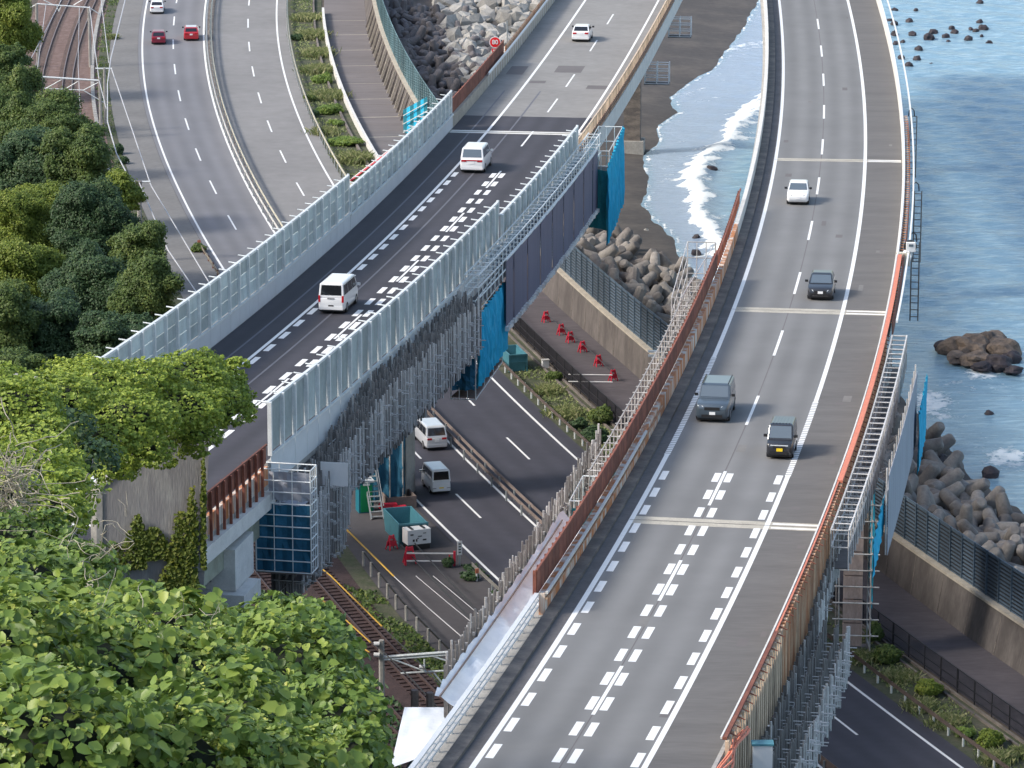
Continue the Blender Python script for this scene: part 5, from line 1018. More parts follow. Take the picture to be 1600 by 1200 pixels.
    for sx in (-1, 1):
        for y in (.78 if L < 3.6 else .88, L-.72 if L < 3.6 else L-.95):
            b = MB(); b.tube([(sx*(w-.20), y0+y, wheel), (sx*(w+.005), y0+y, wheel)], wheel, 14); b.build('tyre', 'tyre', t, True); b = MB(); b.tube([(sx*(w-.1), y0+y, wheel), (sx*(w+.012), y0+y, wheel)], wheel*.6, 10); b.build('rim', 'rim', t, True)
        b = MB(); b.box((sx*(w+.10), y0+ws+.28, B+.12), (.20, .12, .15)); b.build('mirror', 'trim_black' if paint != 'car_white' or H < 1.6 else paint, t, True)
    b = MB(); b.box((0, 0, .24), (W-.12, L-.30, .18)); b.build('underbody', 'trim_black', t, True)
    if toward:
        for sx in (-1, 1):
            b = MB(); b.add([(sx*w*.50, y0-.015+.03, hz-.32), (sx*w*.86, y0+.06, hz-.34), (sx*w*.90, y0+.13, hz-.13), (sx*w*.55, y0+.05, hz-.16), (sx*w*.50, y0+.2, hz-.32), (sx*w*.86, y0+.26, hz-.34), (sx*w*.90, y0+.3, hz-.13), (sx*w*.55, y0+.2, hz-.16)], MB.BF); b.build('headlight', lampf, t, True)
        if grill:
            b = MB(); b.box((0, y0+.02, hz-.30), (W*.46, .06, .17)); b.build('grille', 'trim_black', t, True)
            b = MB(); b.box((0, y0+.01, .40), (W*.62, .10, .16)); b.build('lower_grille', 'trim_black', t, True)
        b = MB(); b.box((0.02, y0-.02, .56), (.34 if not kei else .34, .03, .17)); b.build('number_plate', plate, t, True)
    else:
        y1 = y0+L
        for sx in (-1, 1):
            b = MB()
            if rear_lamp == 'tall': b.box((sx*w*.885, y1-.06, .98), (.12, .16, .42))
            elif rear_lamp == 'low': b.box((sx*w*.72, y1-.05, .47), (.26, .16, .12))
            else: b.box((sx*w*.66, y1-.05, B-.16), (w*.42, .16, .15))
            b.build('tail_light', 'lamp_red' if rear_lamp != 'low' else 'trim_black', t, True)
        if rear_lamp == 'bar': b = MB(); b.box((0, y1-.02, B-.13), (w*1.2, .10, .08)); b.build('light_bar', 'lamp_red', t, True)
        b = MB(); b.box((0, y1+.01, .50 if kei or rear_lamp == 'tall' else .80), (.34, .03, .17)); b.build('number_plate', plate if rear_lamp != 'tall' else 'trim_black', t, True)
        b = MB(); b.box((0, y1-.04, .40), (W*.9, .16, .20)); b.build('bumper', paint if rear_lamp != 'bumpdark' else 'trim_black', t, True)
    for e in extras: e(t, y0, w, L, H, B)
    return t
def roofbars(t, y0, w, L, H, B):
    for s in (-1, 1): b = MB(); b.beam((s*w*.78, y0+1.9, H+.05), (s*w*.78, y0+L-.5, H+.05), .05, .05); b.build('roof_bar', 'trim_black', t, True)
def ribs(t, y0, w, L, H, B):
    for i in range(6): b = MB(); b.beam((w*(-.6+.24*i), y0+1.2, H+.01), (w*(-.6+.24*i), y0+L-.4, H+.01), .05, .02); b.build('roof_rib', 'car_black', t, True)
def chromebar(t, y0, w, L, H, B): b = MB(); b.box((0, y0+.0, .34), (w*1.15, .08, .05)); b.build('chrome_strip', 'rim', t, True)
def badgebar(t, y0, w, L, H, B): b = MB(); b.box((0, y0+.02, .80), (w*1.3, .05, .045)); b.build('chrome_strip', 'lamp_clear', t, True)
def handlebar(t, y0, w, L, H, B): b = MB(); b.box((0, y0+L+.01, 1.0), (w*.55, .03, .05)); b.build('handle_strip', 'trim_black', t, True)
vehicle('parked_car' if 0 else 'compact_car', 'white rounded compact car coming toward us on the nearer bridge', 'car', 'R', 1246, 321, True, 3.55, 1.63, 1.49, 'car_white', .95, .92, 1.0, 1.75, (3.45, 3.0), belt=.98, tumble=.16, lampf='trim_black', grill=False, wheel=.3, glassm='glass_mid')
vehicle('hatchback', 'black hatchback with white number plate coming toward us on the nearer bridge', 'car', 'R', 1281, 470, True, 4.0, 1.70, 1.50, 'car_black', 1.05, .88, 1.0, 1.95, (3.9, 3.3), belt=.98, tumble=.17, glassm='glass_mid', extras=(chromebar,))
vehicle('off_road_car', 'dark slate four wheel drive car with roof bars on the nearer bridge', 'car', 'R', 1112, 661, True, 4.8, 1.92, 1.88, 'car_slate', 1.35, 1.12, 1.35, 1.95, (4.75, 4.6), belt=1.2, tumble=.10, wheel=.38, glassm='glass_mid', extras=(roofbars,))
vehicle('small_van', 'black boxy small van with yellow number plate on the nearer bridge', 'van', 'R', 1217, 718, True, 3.4, 1.475, 1.80, 'car_black', .62, .98, .60, 1.05, (3.38, 3.25), belt=1.05, tumble=.09, wheel=.28, plate='plate_yellow', kei=True, glassm='glass_mid', extras=(ribs, badgebar))
vehicle('white_van', 'large white van seen from behind on the dark asphalt bridge', 'van', 'L', 517, 491, False, 4.7, 1.70, 1.98, 'car_white', .5, 1.05, .35, .95, (4.68, 4.55), belt=1.12, tumble=.09, wheel=.33, rear_lamp='tall', extras=(handlebar,))
vehicle('minivan', 'white minivan with wide red tail lights farther along the dark asphalt bridge', 'minivan', 'L', 737, 271, False, 4.95, 1.85, 1.93, 'car_white', 1.0, 1.02, .85, 1.6, (4.85, 4.6), belt=1.12, tumble=.12, wheel=.34, rear_lamp='bar', glassm='glass_mid')
vehicle('hatchback', 'small white hatchback seen from behind on the pale asphalt at the top', 'car', 'L', 907, 66, False, 4.2, 1.70, 1.47, 'car_white', 1.1, .92, 1.05, 1.9, (4.1, 3.4), belt=1.0, tumble=.17, wheel=.31, rear_lamp='mid')
vehicle('minivan', 'silver white minivan driving away on the shaded lower road beneath the bridge', 'minivan', 'W', 683, 704, False, 4.7, 1.74, 1.86, 'car_silver', 1.0, 1.0, .85, 1.5, (4.65, 4.35), belt=1.1, tumble=.12, wheel=.32, rear_lamp='mid', glassm='glass_dark')
vehicle('small_van', 'white small van with yellow plate driving away on the shaded lower road', 'van', 'W', 690, 773, False, 3.4, 1.475, 1.89, 'car_white', .3, 1.0, .22, .62, (3.39, 3.28), belt=1.05, tumble=.08, wheel=.27, plate='plate_yellow', kei=True, rear_lamp='low')
vehicle('pale_car', 'white car farthest up the left carriageway at the top edge', 'car', 'W', 245, 22, False, 4.4, 1.70, 1.45, 'car_white', 1.1, .92, 1.05, 1.9, (4.0, 3.3), belt=1.0, tumble=.16, rear_lamp='mid')
vehicle('hatchback', 'dark maroon hatchback in the left lane near the top left corner', 'car', 'W', 248, 70, False, 4.1, 1.70, 1.5, 'car_maroon', 1.0, .92, .95, 1.8, (4.0, 3.5), belt=1.0, tumble=.15, rear_lamp='mid')
vehicle('sport_utility_car', 'bright red car with pale roof in the right lane near the top left', 'car', 'W', 299, 64, False, 4.3, 1.79, 1.55, 'car_red', 1.0, .98, .95, 1.8, (4.2, 3.7), belt=1.06, tumble=.14, rear_lamp='mid', roofm='car_silver')
# ---------------------------------------------------------------- site equipment on the ground between the bridges
def facing(px, py): return LOW.ang(onLow(px, py)[0])-math.pi/2
p = Gz(573, 802, 4.95); tl = thing('portable_toilet', 'green and teal portable toilet standing beside the steel stairs under the bridge', 'toilet', p, facing(573, 802))
b = MB(); b.box((0, .6, 1.15), (1.1, 1.1, 2.3)); b.build('cabin', 'toilet_teal', tl, True); b = MB(); b.box((0, .04, 1.1), (.85, .06, 2.0)); b.build('door', 'toilet_green', tl, True); b = MB(); b.box((0, .6, 2.36), (1.2, 1.2, .14)); b.build('roof', 'steel_pale', tl, True); b = MB(); b.box((.3, .0, 1.15), (.06, .04, .2)); b.build('handle', 'trim_black', tl, True)
b = MB(); b.box((0, -.012, 2.15), (.5, .05, .14)); b.build('vent', 'steel_pale', tl, True)
def skip(label, px, py, w, l, h, turn=0):
    p = Gz(px, py, 4.95); t = thing('waste_skip', label, 'skip', p, facing(px, py)+turn); b = MB(); f = .12
    o = [(-w/2+f, 0, 0), (w/2-f, 0, 0), (w/2-f, l, 0), (-w/2+f, l, 0), (-w/2, -.1, h), (w/2, -.1, h), (w/2, l+.1, h), (-w/2, l+.1, h)]; i = [(-w/2+.1, 0, h), (w/2-.1, 0, h), (w/2-.1, l, h), (-w/2+.1, l, h), (-w/2+.2, .1, .2), (w/2-.2, .1, .2), (w/2-.2, l-.1, .2), (-w/2+.2, l-.1, .2)]
    b.add(o+i, [(0, 3, 2, 1), (0, 1, 5, 4), (1, 2, 6, 5), (2, 3, 7, 6), (3, 0, 4, 7), (4, 5, 9, 8), (5, 6, 10, 9), (6, 7, 11, 10), (7, 4, 8, 11), (8, 9, 13, 12), (9, 10, 14, 13), (10, 11, 15, 14), (11, 8, 12, 15), (12, 13, 14, 15)]); b.build('box', 'skip_teal', t, True)
    b = MB()
    for s in ((-w/2, -.12), (w/2, -.12)): b.box((s[0], s[1], h*.5), (.09, .09, h))
    b.box((0, -.14, h-.04), (w+.1, .1, .12)); b.box((0, -.1, h*.55), (w, .07, .08)); b.build('ribs', 'skip_teal', t, True)
    return t
skip('large open teal waste skip beside the white generator under the bridge', 645, 852, 2.1, 4.2, 1.65); skip('smaller open teal skip just right of the cyan netting', 809, 580, 1.5, 3.2, 1.45)
p = Gz(655, 859, 4.95); g = thing('generator', 'white generator on a black base in front of the teal skip', 'generator', p, facing(655, 859)+.1)
b = MB(); b.box((0, .5, .22), (1.6, 1.0, .36)); b.build('base', 'trim_black', g, True); b = MB(); b.box((0, .5, .95), (1.75, 1.05, 1.06)); b.build('housing', 'paint_white', g, True)
for x, z, w_, h_ in ((-.42, .72, .14, .16), (-.2, .72, .1, .18), (.05, 1.0, .3, .06), (.4, 1.2, .22, .05), (.4, .72, .26, .1), (-.55, 1.15, .22, .08), (-.1, .86, .12, .05)): b = MB(); b.box((x, -.035, z), (w_, .03, h_)); b.build('vent', 'trim_black', g, True)
for x in (-.45, .45): b = MB(); b.box((x, .5, 1.50), (.18, .8, .05)); b.build('top_vent', 'trim_black', g, True)
p = Gz(590, 812, 4.95); stn = thing('steel_stairs', 'narrow steel staircase rising behind the portable toilet', 'stairs', p, facing(590, 812)-.08)
for s in (-.45, .45): b = MB(); b.beam((s, 0, 0), (s, 4.2, 3.4), .08, .2); b.beam((s, 0, 1.0), (s, 4.2, 4.4), .05, .05); b.build('stringer', 'steel', stn, True)
for i in range(12): b = MB(); b.box((0, .2+i*.35, .18+i*.283), (.84, .26, .04)); b.build('step', 'steel', stn, True)
def prop(name, label, cat, px, py, boxes, m, z=4.95, rz=None, Y=None):
    p = Gz(px, py, z) if Y is None else V(px, py, Y); t = thing(name, label, cat, p, facing(px, py) if rz is None else rz)
    for nm, c, s, mm in boxes: b = MB(); b.box(c, s); b.build(nm, mm or m, t, True)
    return t
prop('equipment_cabinet', 'pale equipment boxes stacked at the top of the steel stairs', 'boxes', 603, 762, [('box', (0, 2, 2.6), (.9, .8, .5), None), ('box', (0, 2, 3.15), (.8, .7, .45), None), ('shelf', (.6, 2, 2.3), (3, 1, .08), 'plank_steel'), ('box', (1.3, 2.2, 2.75), (.7, .6, .5), None), ('post', (-.7, 2, 1.15), (.06, .06, 2.3), 'steel'), ('post', (1.9, 2, 1.15), (.06, .06, 2.3), 'steel')], 'sheet_grey')
prop('materials_crate', 'open grey steel crate with red straps behind the large teal skip', 'crate', 628, 795, [('side', (0, 0, .45), (2.2, .08, .9), 'pier_brown'), ('side', (0, 2, .45), (2.2, .08, .9), 'pier_brown'), ('side', (-1.05, 1, .45), (.08, 1.9, .9), 'pier_brown'), ('side', (1.05, 1, .45), (.08, 1.9, .9), 'pier_brown'), ('red_roll', (-1.2, -.6, .5), (1.3, .5, .3), 'barrier_red'), ('red_roll', (-.4, -.8, .35), (1.0, .4, .25), 'barrier_red')], 'pier_brown')
prop('pipe_barrier', 'white pipe railing with red end posts in front of the generator', 'barrier', 672, 884, [('pipe', (0, 0, .9), (3.4, .08, .08), 'paint_white'), ('pipe', (0, 0, .35), (3.4, .08, .08), 'paint_white'), ('end_post', (1.7, 0, .5), (.16, .16, 1.15), 'barrier_red'), ('end_post', (1.35, 0, .4), (.1, .1, .8), 'barrier_red'), ('end_post', (-1.7, 0, .5), (.12, .12, 1.0), 'barrier_red')], 'paint_white', rz=-.02)
def aframe(label, px, py, group, s=1.0, turn=0.0):
    p = Gz(px, py, 4.96); t = thing('traffic_barrier', label, 'barrier', p, turn, group)
    for sy in (-.22, .22):
        for sx in (-.32, .32): b = MB(); b.beam((sx*s, sy*s, 0), (sx*s*.45, 0, .95*s), .09, .07); b.build('leg', 'barrier_red', t, True)
        b = MB(); b.box((0, sy*.62*s, .38*s), (.55*s, .05, .30*s)); b.build('board', 'barrier_red', t, True)
    b = MB(); b.box((0, 0, .80*s), (.4*s, .12, .2*s)); b.build('head', 'barrier_red', t, True); return t
for x, y, l in ((853, 503, 'red barrier frame nearest the mauve sheet on the coastal path'), (877, 523, 'second red barrier frame from the mauve sheet on the path'), (891, 535, 'third red barrier frame from the mauve sheet on the path'), (910, 550, 'fourth red barrier frame from the mauve sheet on the path'), (935, 572, 'red barrier frame next to last along the coastal path'), (958, 595, 'red barrier frame nearest the scaffold walkway on the path')): aframe(l, x, y, 'red barrier frames on the coastal path', 1.0, .5)
aframe('red barrier frame at the left end of the white pipe railing', 640, 880, 'red barrier frames in the site yard', 1.3, .2); aframe('dark red barrier frame lying beside the large teal skip', 612, 858, 'red barrier frames in the site yard', 1.1, .7)
bp_ = thing('barrier_poles', 'white poles laid across the coastal path from the last red frame', 'poles', Gz(925, 590, 5)); 
for y in (586, 597): b = MB(); b.tube([Gz(888, y-1, 5.75), Gz(957, y, 5.75)], .045, 6); b.build('pole', 'paint_white', bp_)
rp_ = thing('barrier_rope', 'dark rope linking the red barrier frames along the coastal path', 'rope', Gz(900, 540, 5.7)); b = MB(); b.tube([Gz(x, y, 5.75) for x, y in ((853, 490), (877, 510), (891, 522), (910, 537), (935, 560), (958, 584))], .04, 5); b.build('rope', 'cable_black', rp_)
prop('white_cabinet', 'small white cabinet standing by the mesh fence near the smaller skip', 'cabinet', 853, 576, [('case', (0, .2, .35), (.55, .4, .65), None), ('lid', (0, .2, .71), (.65, .5, .06), 'concrete')], 'paint_white')
prop('marker_post', 'white roadside marker post with black figures beside the lower road', 'sign', 718, 884, [('post', (0, 0, .6), (.12, .08, 1.2), 'steel'), ('plate', (0, -.05, 1.3), (.34, .04, 1.0), 'paint_white')]+[('figure', (0, -.08, 1.0+i*.2), (.16, .02, .08), 'trim_black') for i in range(4)], 'paint_white')
prop('delineator_post', 'short orange and white post beside the guard rail above the scaffold poles', 'post', 745, 908, [('post', (0, 0, .35), (.1, .1, .7), 'paint_white'), ('reflector', (0, -.06, .75), (.24, .05, .34), 'salmon_cable')], 'paint_white')
prop('delineator_post', 'tiny red post standing by the small bush at the side road', 'post', 311, 388, [('post', (0, 0, .3), (.1, .1, .6), 'paint_white'), ('reflector', (0, -.06, .6), (.3, .05, .4), 'salmon_cable')], 'paint_white')
# blue screens behind the noise barrier far left
bs = thing('blue_site_screen', 'blue sheet screen standing at the sea wall behind the distant barrier', 'screen', V(650, 200, 448))
for i in range(7):
    x0 = 630+i*5.4; b = MB(); p0, p1 = V(x0, 172-i*3.0, 452-i*1.2), V(x0+5.2, 172-(i+1)*3.0, 452-(i+1)*1.2); b.add([p0, p1, p1-Vector((0, 0, 3.6)), p0-Vector((0, 0, 3.6)), p0+Vector((0, .1, 0)), p1+Vector((0, .1, 0)), p1+Vector((0, .1, -3.6)), p0+Vector((0, .1, -3.6))], [(0, 1, 2, 3), (7, 6, 5, 4), (0, 4, 5, 1), (1, 5, 6, 2), (2, 6, 7, 3), (3, 7, 4, 0)]); b.build('sheet', 'net_cyan' if i % 2 else 'toilet_teal', bs)
for z in (.6, 1.5, 2.4): b = MB(); b.beam(V(630, 172, 451)-Vector((0, 0, z)), V(668, 151, 443)-Vector((0, 0, z)), .08); b.build('rail', 'steel_pale', bs)
b = MB(); b.tube([V(x, y, 425) for x, y in ((545, 285), (580, 258), (620, 228), (645, 205), (656, 190))], .12, 5); rp2 = thing('red_pipe_run', 'thin red and white pipe running behind the distant noise barrier', 'pipe', V(600, 245, 425)); b.build('pipe', 'barrier_red', rp2)
b = MB(); b.tube([V(x, y-2.5, 425.3) for x, y in ((545, 285), (580, 258), (620, 228), (645, 205), (656, 190))], .05, 5); b.build('pipe', 'paint_white', rp2)
# ---------------------------------------------------------------- speed sign
q, o = onL(785, 92); p = LD.p(q, -3.35, 0.9); sg = thing('speed_limit_sign', 'round red speed sign reading 80 above the brown fence', 'sign', p)
stick('pole', 'steel', p+Vector((0, 0, -.3)), p+Vector((0, 0, 2.6)), .06, sg); c = V(773.5, 66, p.y); 
b = MB(); b.tube([c+Vector((0, .03, 0)), c+Vector((0, -.03, 0))], .46, 28); b.build('plate', 'sign_red', sg)
b = MB(); b.tube([c+Vector((0, .05, 0)), c+Vector((0, -.02, 0))], .53, 28); b.build('rim', 'paint_white', sg)
b = MB(); b.box(c+Vector((0, 0, -.72)), (.6, .06, .24)); b.build('lower_plate', 'sign_red', sg); b = MB(); b.box(c+Vector((0, -.04, -.72)), (.4, .02, .08)); b.build('lower_mark', 'paint_white', sg)
cu = bpy.data.curves.new('speed_number', 'FONT'); cu.body = '80'; cu.size = .56; cu.align_x = 'CENTER'; cu.align_y = 'CENTER'; cu.extrude = .01; cu.offset = .012; cu.materials.append(MATS['paint_white']); o_ = bpy.data.objects.new('speed_number', cu); o_.location = c+Vector((0, -.05, 0)); o_.rotation_euler = (math.pi/2, 0, 0); C.objects.link(o_); bpy.context.view_layer.update(); me_ = bpy.data.meshes.new_from_object(o_.evaluated_get(bpy.context.evaluated_depsgraph_get())); M_ = o_.matrix_world.copy(); bpy.data.objects.remove(o_); me_.transform(M_); me_.materials.clear(); me_.materials.append(MATS['paint_white']); link(bpy.data.objects.new('speed_number', me_), sg)
prop('control_box', 'small white control box beside the speed sign', 'box', 776, 86, [('case', (0.4, 0, .2), (.55, .4, .9), None), ('lid', (0.4, 0, .68), (.62, .46, .06), 'concrete')], 'paint_white', Y=p.y-1, rz=0)
# ---------------------------------------------------------------- mast on the nearer bridge, ladders, walkways, tarpaulins
p = RD.p(RD.sY(290), 10.45, .6); ms = thing('camera_mast', 'white bent mast with box and dark round plate on the sea side parapet', 'mast', p)
c = V(1422.5, 388, p.y+1); b = MB(); b.tube([p, p+Vector((.1, 0, .5)), V(1419, 410, p.y+.5), V(1423, 398, p.y+.8), c], .13, 8); b.build('pole', 'paint_white', ms); b = MB(); b.box(p, (.9, .5, .9)); b.build('base_box', 'cream', ms)
b = MB(); b.box(c+Vector((0, -.25, .15)), (.62, .4, .62)); b.build('housing', 'paint_white', ms); b = MB(); b.tube([c+Vector((0, .1, .1)), c+Vector((0, .2, .1))], .45, 20); b.build('round_plate', 'trim_black', ms); b = MB(); b.box(c+Vector((0, -.47, .3)), (.3, .03, .16)); b.build('window', 'glass_mid', ms)
for Ya, Yb, zt, l in ((352, 372, -.2, 'farthest'), (312, 332, 0, 'second'), (292, 306, .2, 'third')):
    t = thing('inspection_ladder', 'thin dark caged ladder frame on the sea side, %s of three along the bridge' % l, 'ladder', RD.p(RD.sY(Yb), 11, -3))
    for o in (10.9, 11.45):
        q = RD.sY((Ya+Yb)/2); stick('stile', 'pole_steel', RD.p(q, o, -5.5), RD.p(q, o, zt), .05, t)
    for k in range(11): q = RD.sY((Ya+Yb)/2); stick('rung', 'pole_steel', RD.p(q, 10.9, -5.2+.5*k), RD.p(q, 11.45, -5.2+.5*k), .035, t)
    b = MB(); b.tube([RD.p(q, 10.75, zt), RD.p(q, 10.8, zt+.5), RD.p(q, 11.0, zt+.7), RD.p(q, 11.2, zt+.5), RD.p(q, 11.25, zt)], .05, 5); b.build('hoop', 'cable_black', t)
sp_ = 1.7; wk = thing('scaffold_walkway', 'pale lattice scaffold walkway outside the long dark rusty fence', 'scaffold', RD.p(RD.sY(250), -3.2, -1)); q = RD.sY(224)
while q < RD.sY(281):
    for o in (-2.35, -3.35): stick('upright', 'pole_steel_light', RD.p(q, o, -1.4), RD.p(q, o, 0.65), .04, wk)
    for z in (-.5, .6): stick('cross_bar', 'pole_steel_light', RD.p(q, -2.35, z), RD.p(q, -3.5, z), .035, wk)
    slab('walk_plank', 'plank_steel', RD.p(q+sp_/2, -2.85, -1.35), (sp_-.1, .9, .05), RD.ang(q), wk); q += sp_
for o, z in ((-2.35, .6), (-3.35, .6), (-3.35, -.4), (-2.35, -.4)): sweep('rail_bar', 'pole_steel_light', RD, RD.sY(224), RD.sY(281), rect(o-.035, o+.035, z-.03, z+.03), wk)
def rp(Y, o, dz): return RD.p(RD.sY(Y), o, dz)
cage('tall pale pole cage at the upper end of the walkway by the rusty fence', [tuple(rp(272, -3.9, 0)[:2]), tuple(rp(272, -3.3, 0)[:2]), tuple(rp(289, -2.3, 0)[:2]), tuple(rp(289, -4.2, 0)[:2])], rp(278, 0, -3.2).z, rp(278, 0, 1.2).z, 4, m='pole_steel_light')
c0 = rp(222, -3.2, 0); cage('short scaffold tower with teal netting beside the long rusty fence', [tuple(rp(219, -3.7, 0)[:2]), tuple(rp(219, -2.2, 0)[:2]), tuple(rp(224, -2.2, 0)[:2]), tuple(rp(224, -3.7, 0)[:2])], c0.z-2.4, c0.z+.2, 2, r=.045)
net('teal_net', 'small teal net tied to the short scaffold tower by the rusty fence', 'net_teal', [rp(219, -3.6, -.3), rp(219, -2.3, -.3), rp(226, -2.2, 0.2)], 1.4, fold=.05)
tp = thing('tarpaulin', 'long white and grey tarpaulin trough hanging outside the galvanised guard rail', 'tarpaulin', rp(195, -2.6, -1)); vs = []; fs = []; n = 60; m_ = 6
for i in range(n+1):
    Y = 182+i*(217-182)/n
    for j in range(m_+1):
        u = j/m_; o = -3.75+1.85*u; z = .15-.75*math.sin(u*math.pi*.62)+.26*math.sin(i*.8+j*1.1)*math.sin(i*.23+j)*(.3+u)+random.uniform(-.12, .12)+(.1 if j == 0 else 0); vs.append(rp(Y, o, z-.1))
for i in range(n):
    for j in range(m_): a = i*(m_+1)+j; fs.append((a, a+1, a+m_+2, a+m_+1))
b = MB(); b.add(vs, fs); b.build('sheet', 'tarp_white', tp, smooth=True)
b = MB(); b.tube([rp(Y, -3.5, .02) for Y in range(182, 218, 3)], .05, 6); b.build('edge_tube', 'pier_brown', tp)
ho = scaffold('row of upright scaffold poles beyond the white tarpaulin trough', RD, RD.sY(186), RD.sY(233), (-3.95, -4.1), lambda q: .75, lambda q: -2.2, 0.95, name='scaffold_pole_row', r=.05)
tq = thing('tarpaulin', 'crumpled bright white tarpaulin bundle at the bottom between vines and guard rail', 'tarpaulin', V(655, 1150, 186)); vs = []; fs = []; n = 16
for i in range(n+1):
    for j in range(n+1):
        u, w_ = i/n, j/n; x = 610+85*u+(1-w_)*22*(1-u); y = 1105+(95-30*u)*w_; vs.append(V(x, y, 192-14*w_+.3*math.sin(i*.7+j*.25)*math.cos(j*.5)+random.uniform(-.05, .05)))
for i in range(n):
    for j in range(n): a = i*(n+1)+j; fs.append((a, a+1, a+n+2, a+n+1))
b = MB(); b.add(vs, fs); b.build('sheet', 'tarp_white', tq, smooth=True)
net('', '', 'sheet_grey', [LD.p(LD.sY(221.35), 9.55, .85), LD.p(LD.sY(221.35), 11.85, .85)], 1.5, parent=ws, fold=.12, nm='tarpaulin_sheet')
cd = thing('catch_net', 'dark debris sheet below the near end of the galvanised guard rail', 'sheet', V(680, 1190, 178)); slab('sheet', 'sheet_grey', V(672, 1192, 180), (5, 1.8, .06), RD.ang(5), cd)
# brown pier with platform on the sea side
g0 = Gz(1330, 1024, 5.0); pr = thing('access_shaft', 'brown panelled shaft inside scaffold rails on the sea side of the nearer bridge', 'scaffold', g0); zt = RD.p(RD.sY(g0.y), 8, -3).z
z = 5.6; x0, y0_ = g0.x-.1, g0.y+.8
while z < zt+1.5: b = MB(); b.box((x0+.2, y0_, z+.78), (1.25, 1.5, 1.52), -.1); b.build('shaft_panel', 'shaft_panel', pr); z += 1.6
for x, y in ((-.9, -.3), (1.15, -.3), (1.15, 2), (-.9, 2)): stick('standard', 'pole_steel_light', (g0.x+x, g0.y+y, 4.9), (g0.x+x, g0.y+y, zt+1), .055, pr)
z = 5.4
while z < zt+.5:
    stick('ledger', 'pole_steel_light', (g0.x-1.3, g0.y-.35, z), (g0.x+1.7, g0.y-.35, z-.1), .05, pr); stick('ledger', 'pole_steel_light', (g0.x+1.2, g0.y-.6, z), (g0.x+1.2, g0.y+2.4, z), .045, pr); z += 1.1
b = MB(); b.box((g0.x, g0.y+.6, 5.05), (2.4, 2.6, .3)); b.build('footing', 'pier_brown', pr)
net('blue_net', 'vertical bright blue net strip beside the brown shaft', 'net_cyan', [(g0.x+1.25, g0.y-.35, zt-2.2), (g0.x+1.35, g0.y+2.8, zt-.6)], zt-10.5, fold=.12)
net('blue_net', 'bright blue net patch inside the pale screen of the nearer bridge scaffold', 'net_cyan', [RD.p(RD.sY(219), 12.3, -1.6), RD.p(RD.sY(225), 12.4, -.3)], 1.9, fold=.1)
net('blue_net', 'cyan net strip on the seaward edge of the pale mesh screen', 'net_cyan', [RD.p(RD.sY(248), 13.0, -1.0), RD.p(RD.sY(256), 13.1, -.2)], 3.6, fold=.12)
sl_ = thing('street_lamp', 'twin headed white street lamp above the path half hidden by the walkway', 'street lamp', V(1034, 560, 327)); hh = V(1022, 549, 327)
stick('pole', 'steel', V(1034, 556, 327)+Vector((0, 0, -7)), V(1034, 549, 327), .09, sl_); b = MB(); b.tube([V(1034, 549, 327), hh], .05, 6); b.build('arm', 'steel', sl_)
for dx, dz in ((-.1, 0), (-.1, -.28)): b = MB(); b.box(hh+Vector((dx, dz, dz)), (.75, .3, .13)); b.build('lamp_head', 'paint_white', sl_)
# ---------------------------------------------------------------- railway gantries, poles and wires
def gantry(label, Y, beams, posts, stays=(), r=.09, m='steel_pale'):
    t = thing('line_gantry', label, 'gantry', V(beams[0][0], beams[0][1], Y))
    for a, c, d, e, rr_ in beams: stick('beam', m, V(a, c, Y), V(d, e, Y), rr_, t)
    for a, c, d, e in stays: stick('brace', m, V(a, c, Y), V(d, e, Y), .055, t)
    for x, y, zb in posts: p = V(x, y, Y); stick('post', 'concrete', p, Vector((p.x, p.y, zb)), .17, t)
    return t
gantry('white overhead line gantry spanning the railway beside the trees', 448, [(48, 119, 157, 126, .11), (50, 137, 130, 141, .06)], [(156, 122, 4.9), (44, 119, 4.9)], [(53, 125, 67, 137), (72, 138, 97, 124), (104, 138, 122, 127), (130, 141, 155, 128), (130, 141, 162, 160), (80, 140, 86, 150), (86, 150, 92, 140), (83, 150, 92, 152)])
gantry('white overhead line gantry at the top edge of the railway', 492, [(58, 6, 140, 12, .09)], [(139, 12, 4.9), (57, 6, 4.9)], [(58, 6, 36, 18), (140, 12, 158, 24), (60, -4, 84, 8), (115, 8, 135, -4), (88, 8, 92, 18), (96, 8, 92, 18)])
up_ = thing('utility_pole', 'concrete utility pole with crossarm standing at the edge of the side road', 'pole', V(217, 283, 388)); pt = V(217, 284, 388); stick('pole', 'concrete', pt, (pt.x, pt.y, 4.9), .22, up_); stick('crossarm', 'steel_pale', V(204, 284, 388), V(235, 284, 388), .09, up_); b = MB(); b.box(V(217, 291, 387.7), (.5, .5, .9)); b.build('transformer', 'concrete_dirty', up_)
up2 = thing('utility_pole', 'pale pole with small crossarm beside the cable trough at upper left', 'pole', V(172, 105, 452)); pt = V(163, 106, 452); stick('pole', 'concrete', pt, (pt.x, pt.y, 4.9), .15, up2); stick('crossarm', 'steel_pale', V(149, 107, 452), V(175, 107, 452), .08, up2)
wi = 0
def wire(label, pts_, r=.04, m='wire_pale', sag=0.0, name='overhead_wire'):
    P = [V(*p) for p in pts_]; b = MB(); Q = []
    for a, c in zip(P, P[1:]):
        for k in range(8): u = k/8; Q.append(a.lerp(c, u)-Vector((0, 0, sag*4*u*(1-u))))
    Q.append(P[-1]); b.tube(Q, r, 5); return tag(b.build(name, m), label=label, cat='wire')
wire('pale wire from the top edge down past the pole beside the side road', [(197, -6, 500), (173, 92, 452), (168, 130, 442), (168, 190, 420), (182, 240, 402), (205, 284, 388)], .06)
wire('straight pale wire from the upper pole crossing the grey side road', [(174, 107, 452), (236, 290, 388), (327, 442, 340)], .05)
wire('pale wire from the pole crossarm running to the noise barrier', [(217, 284, 388), (262, 390, 352), (308, 458, 335)], .05)
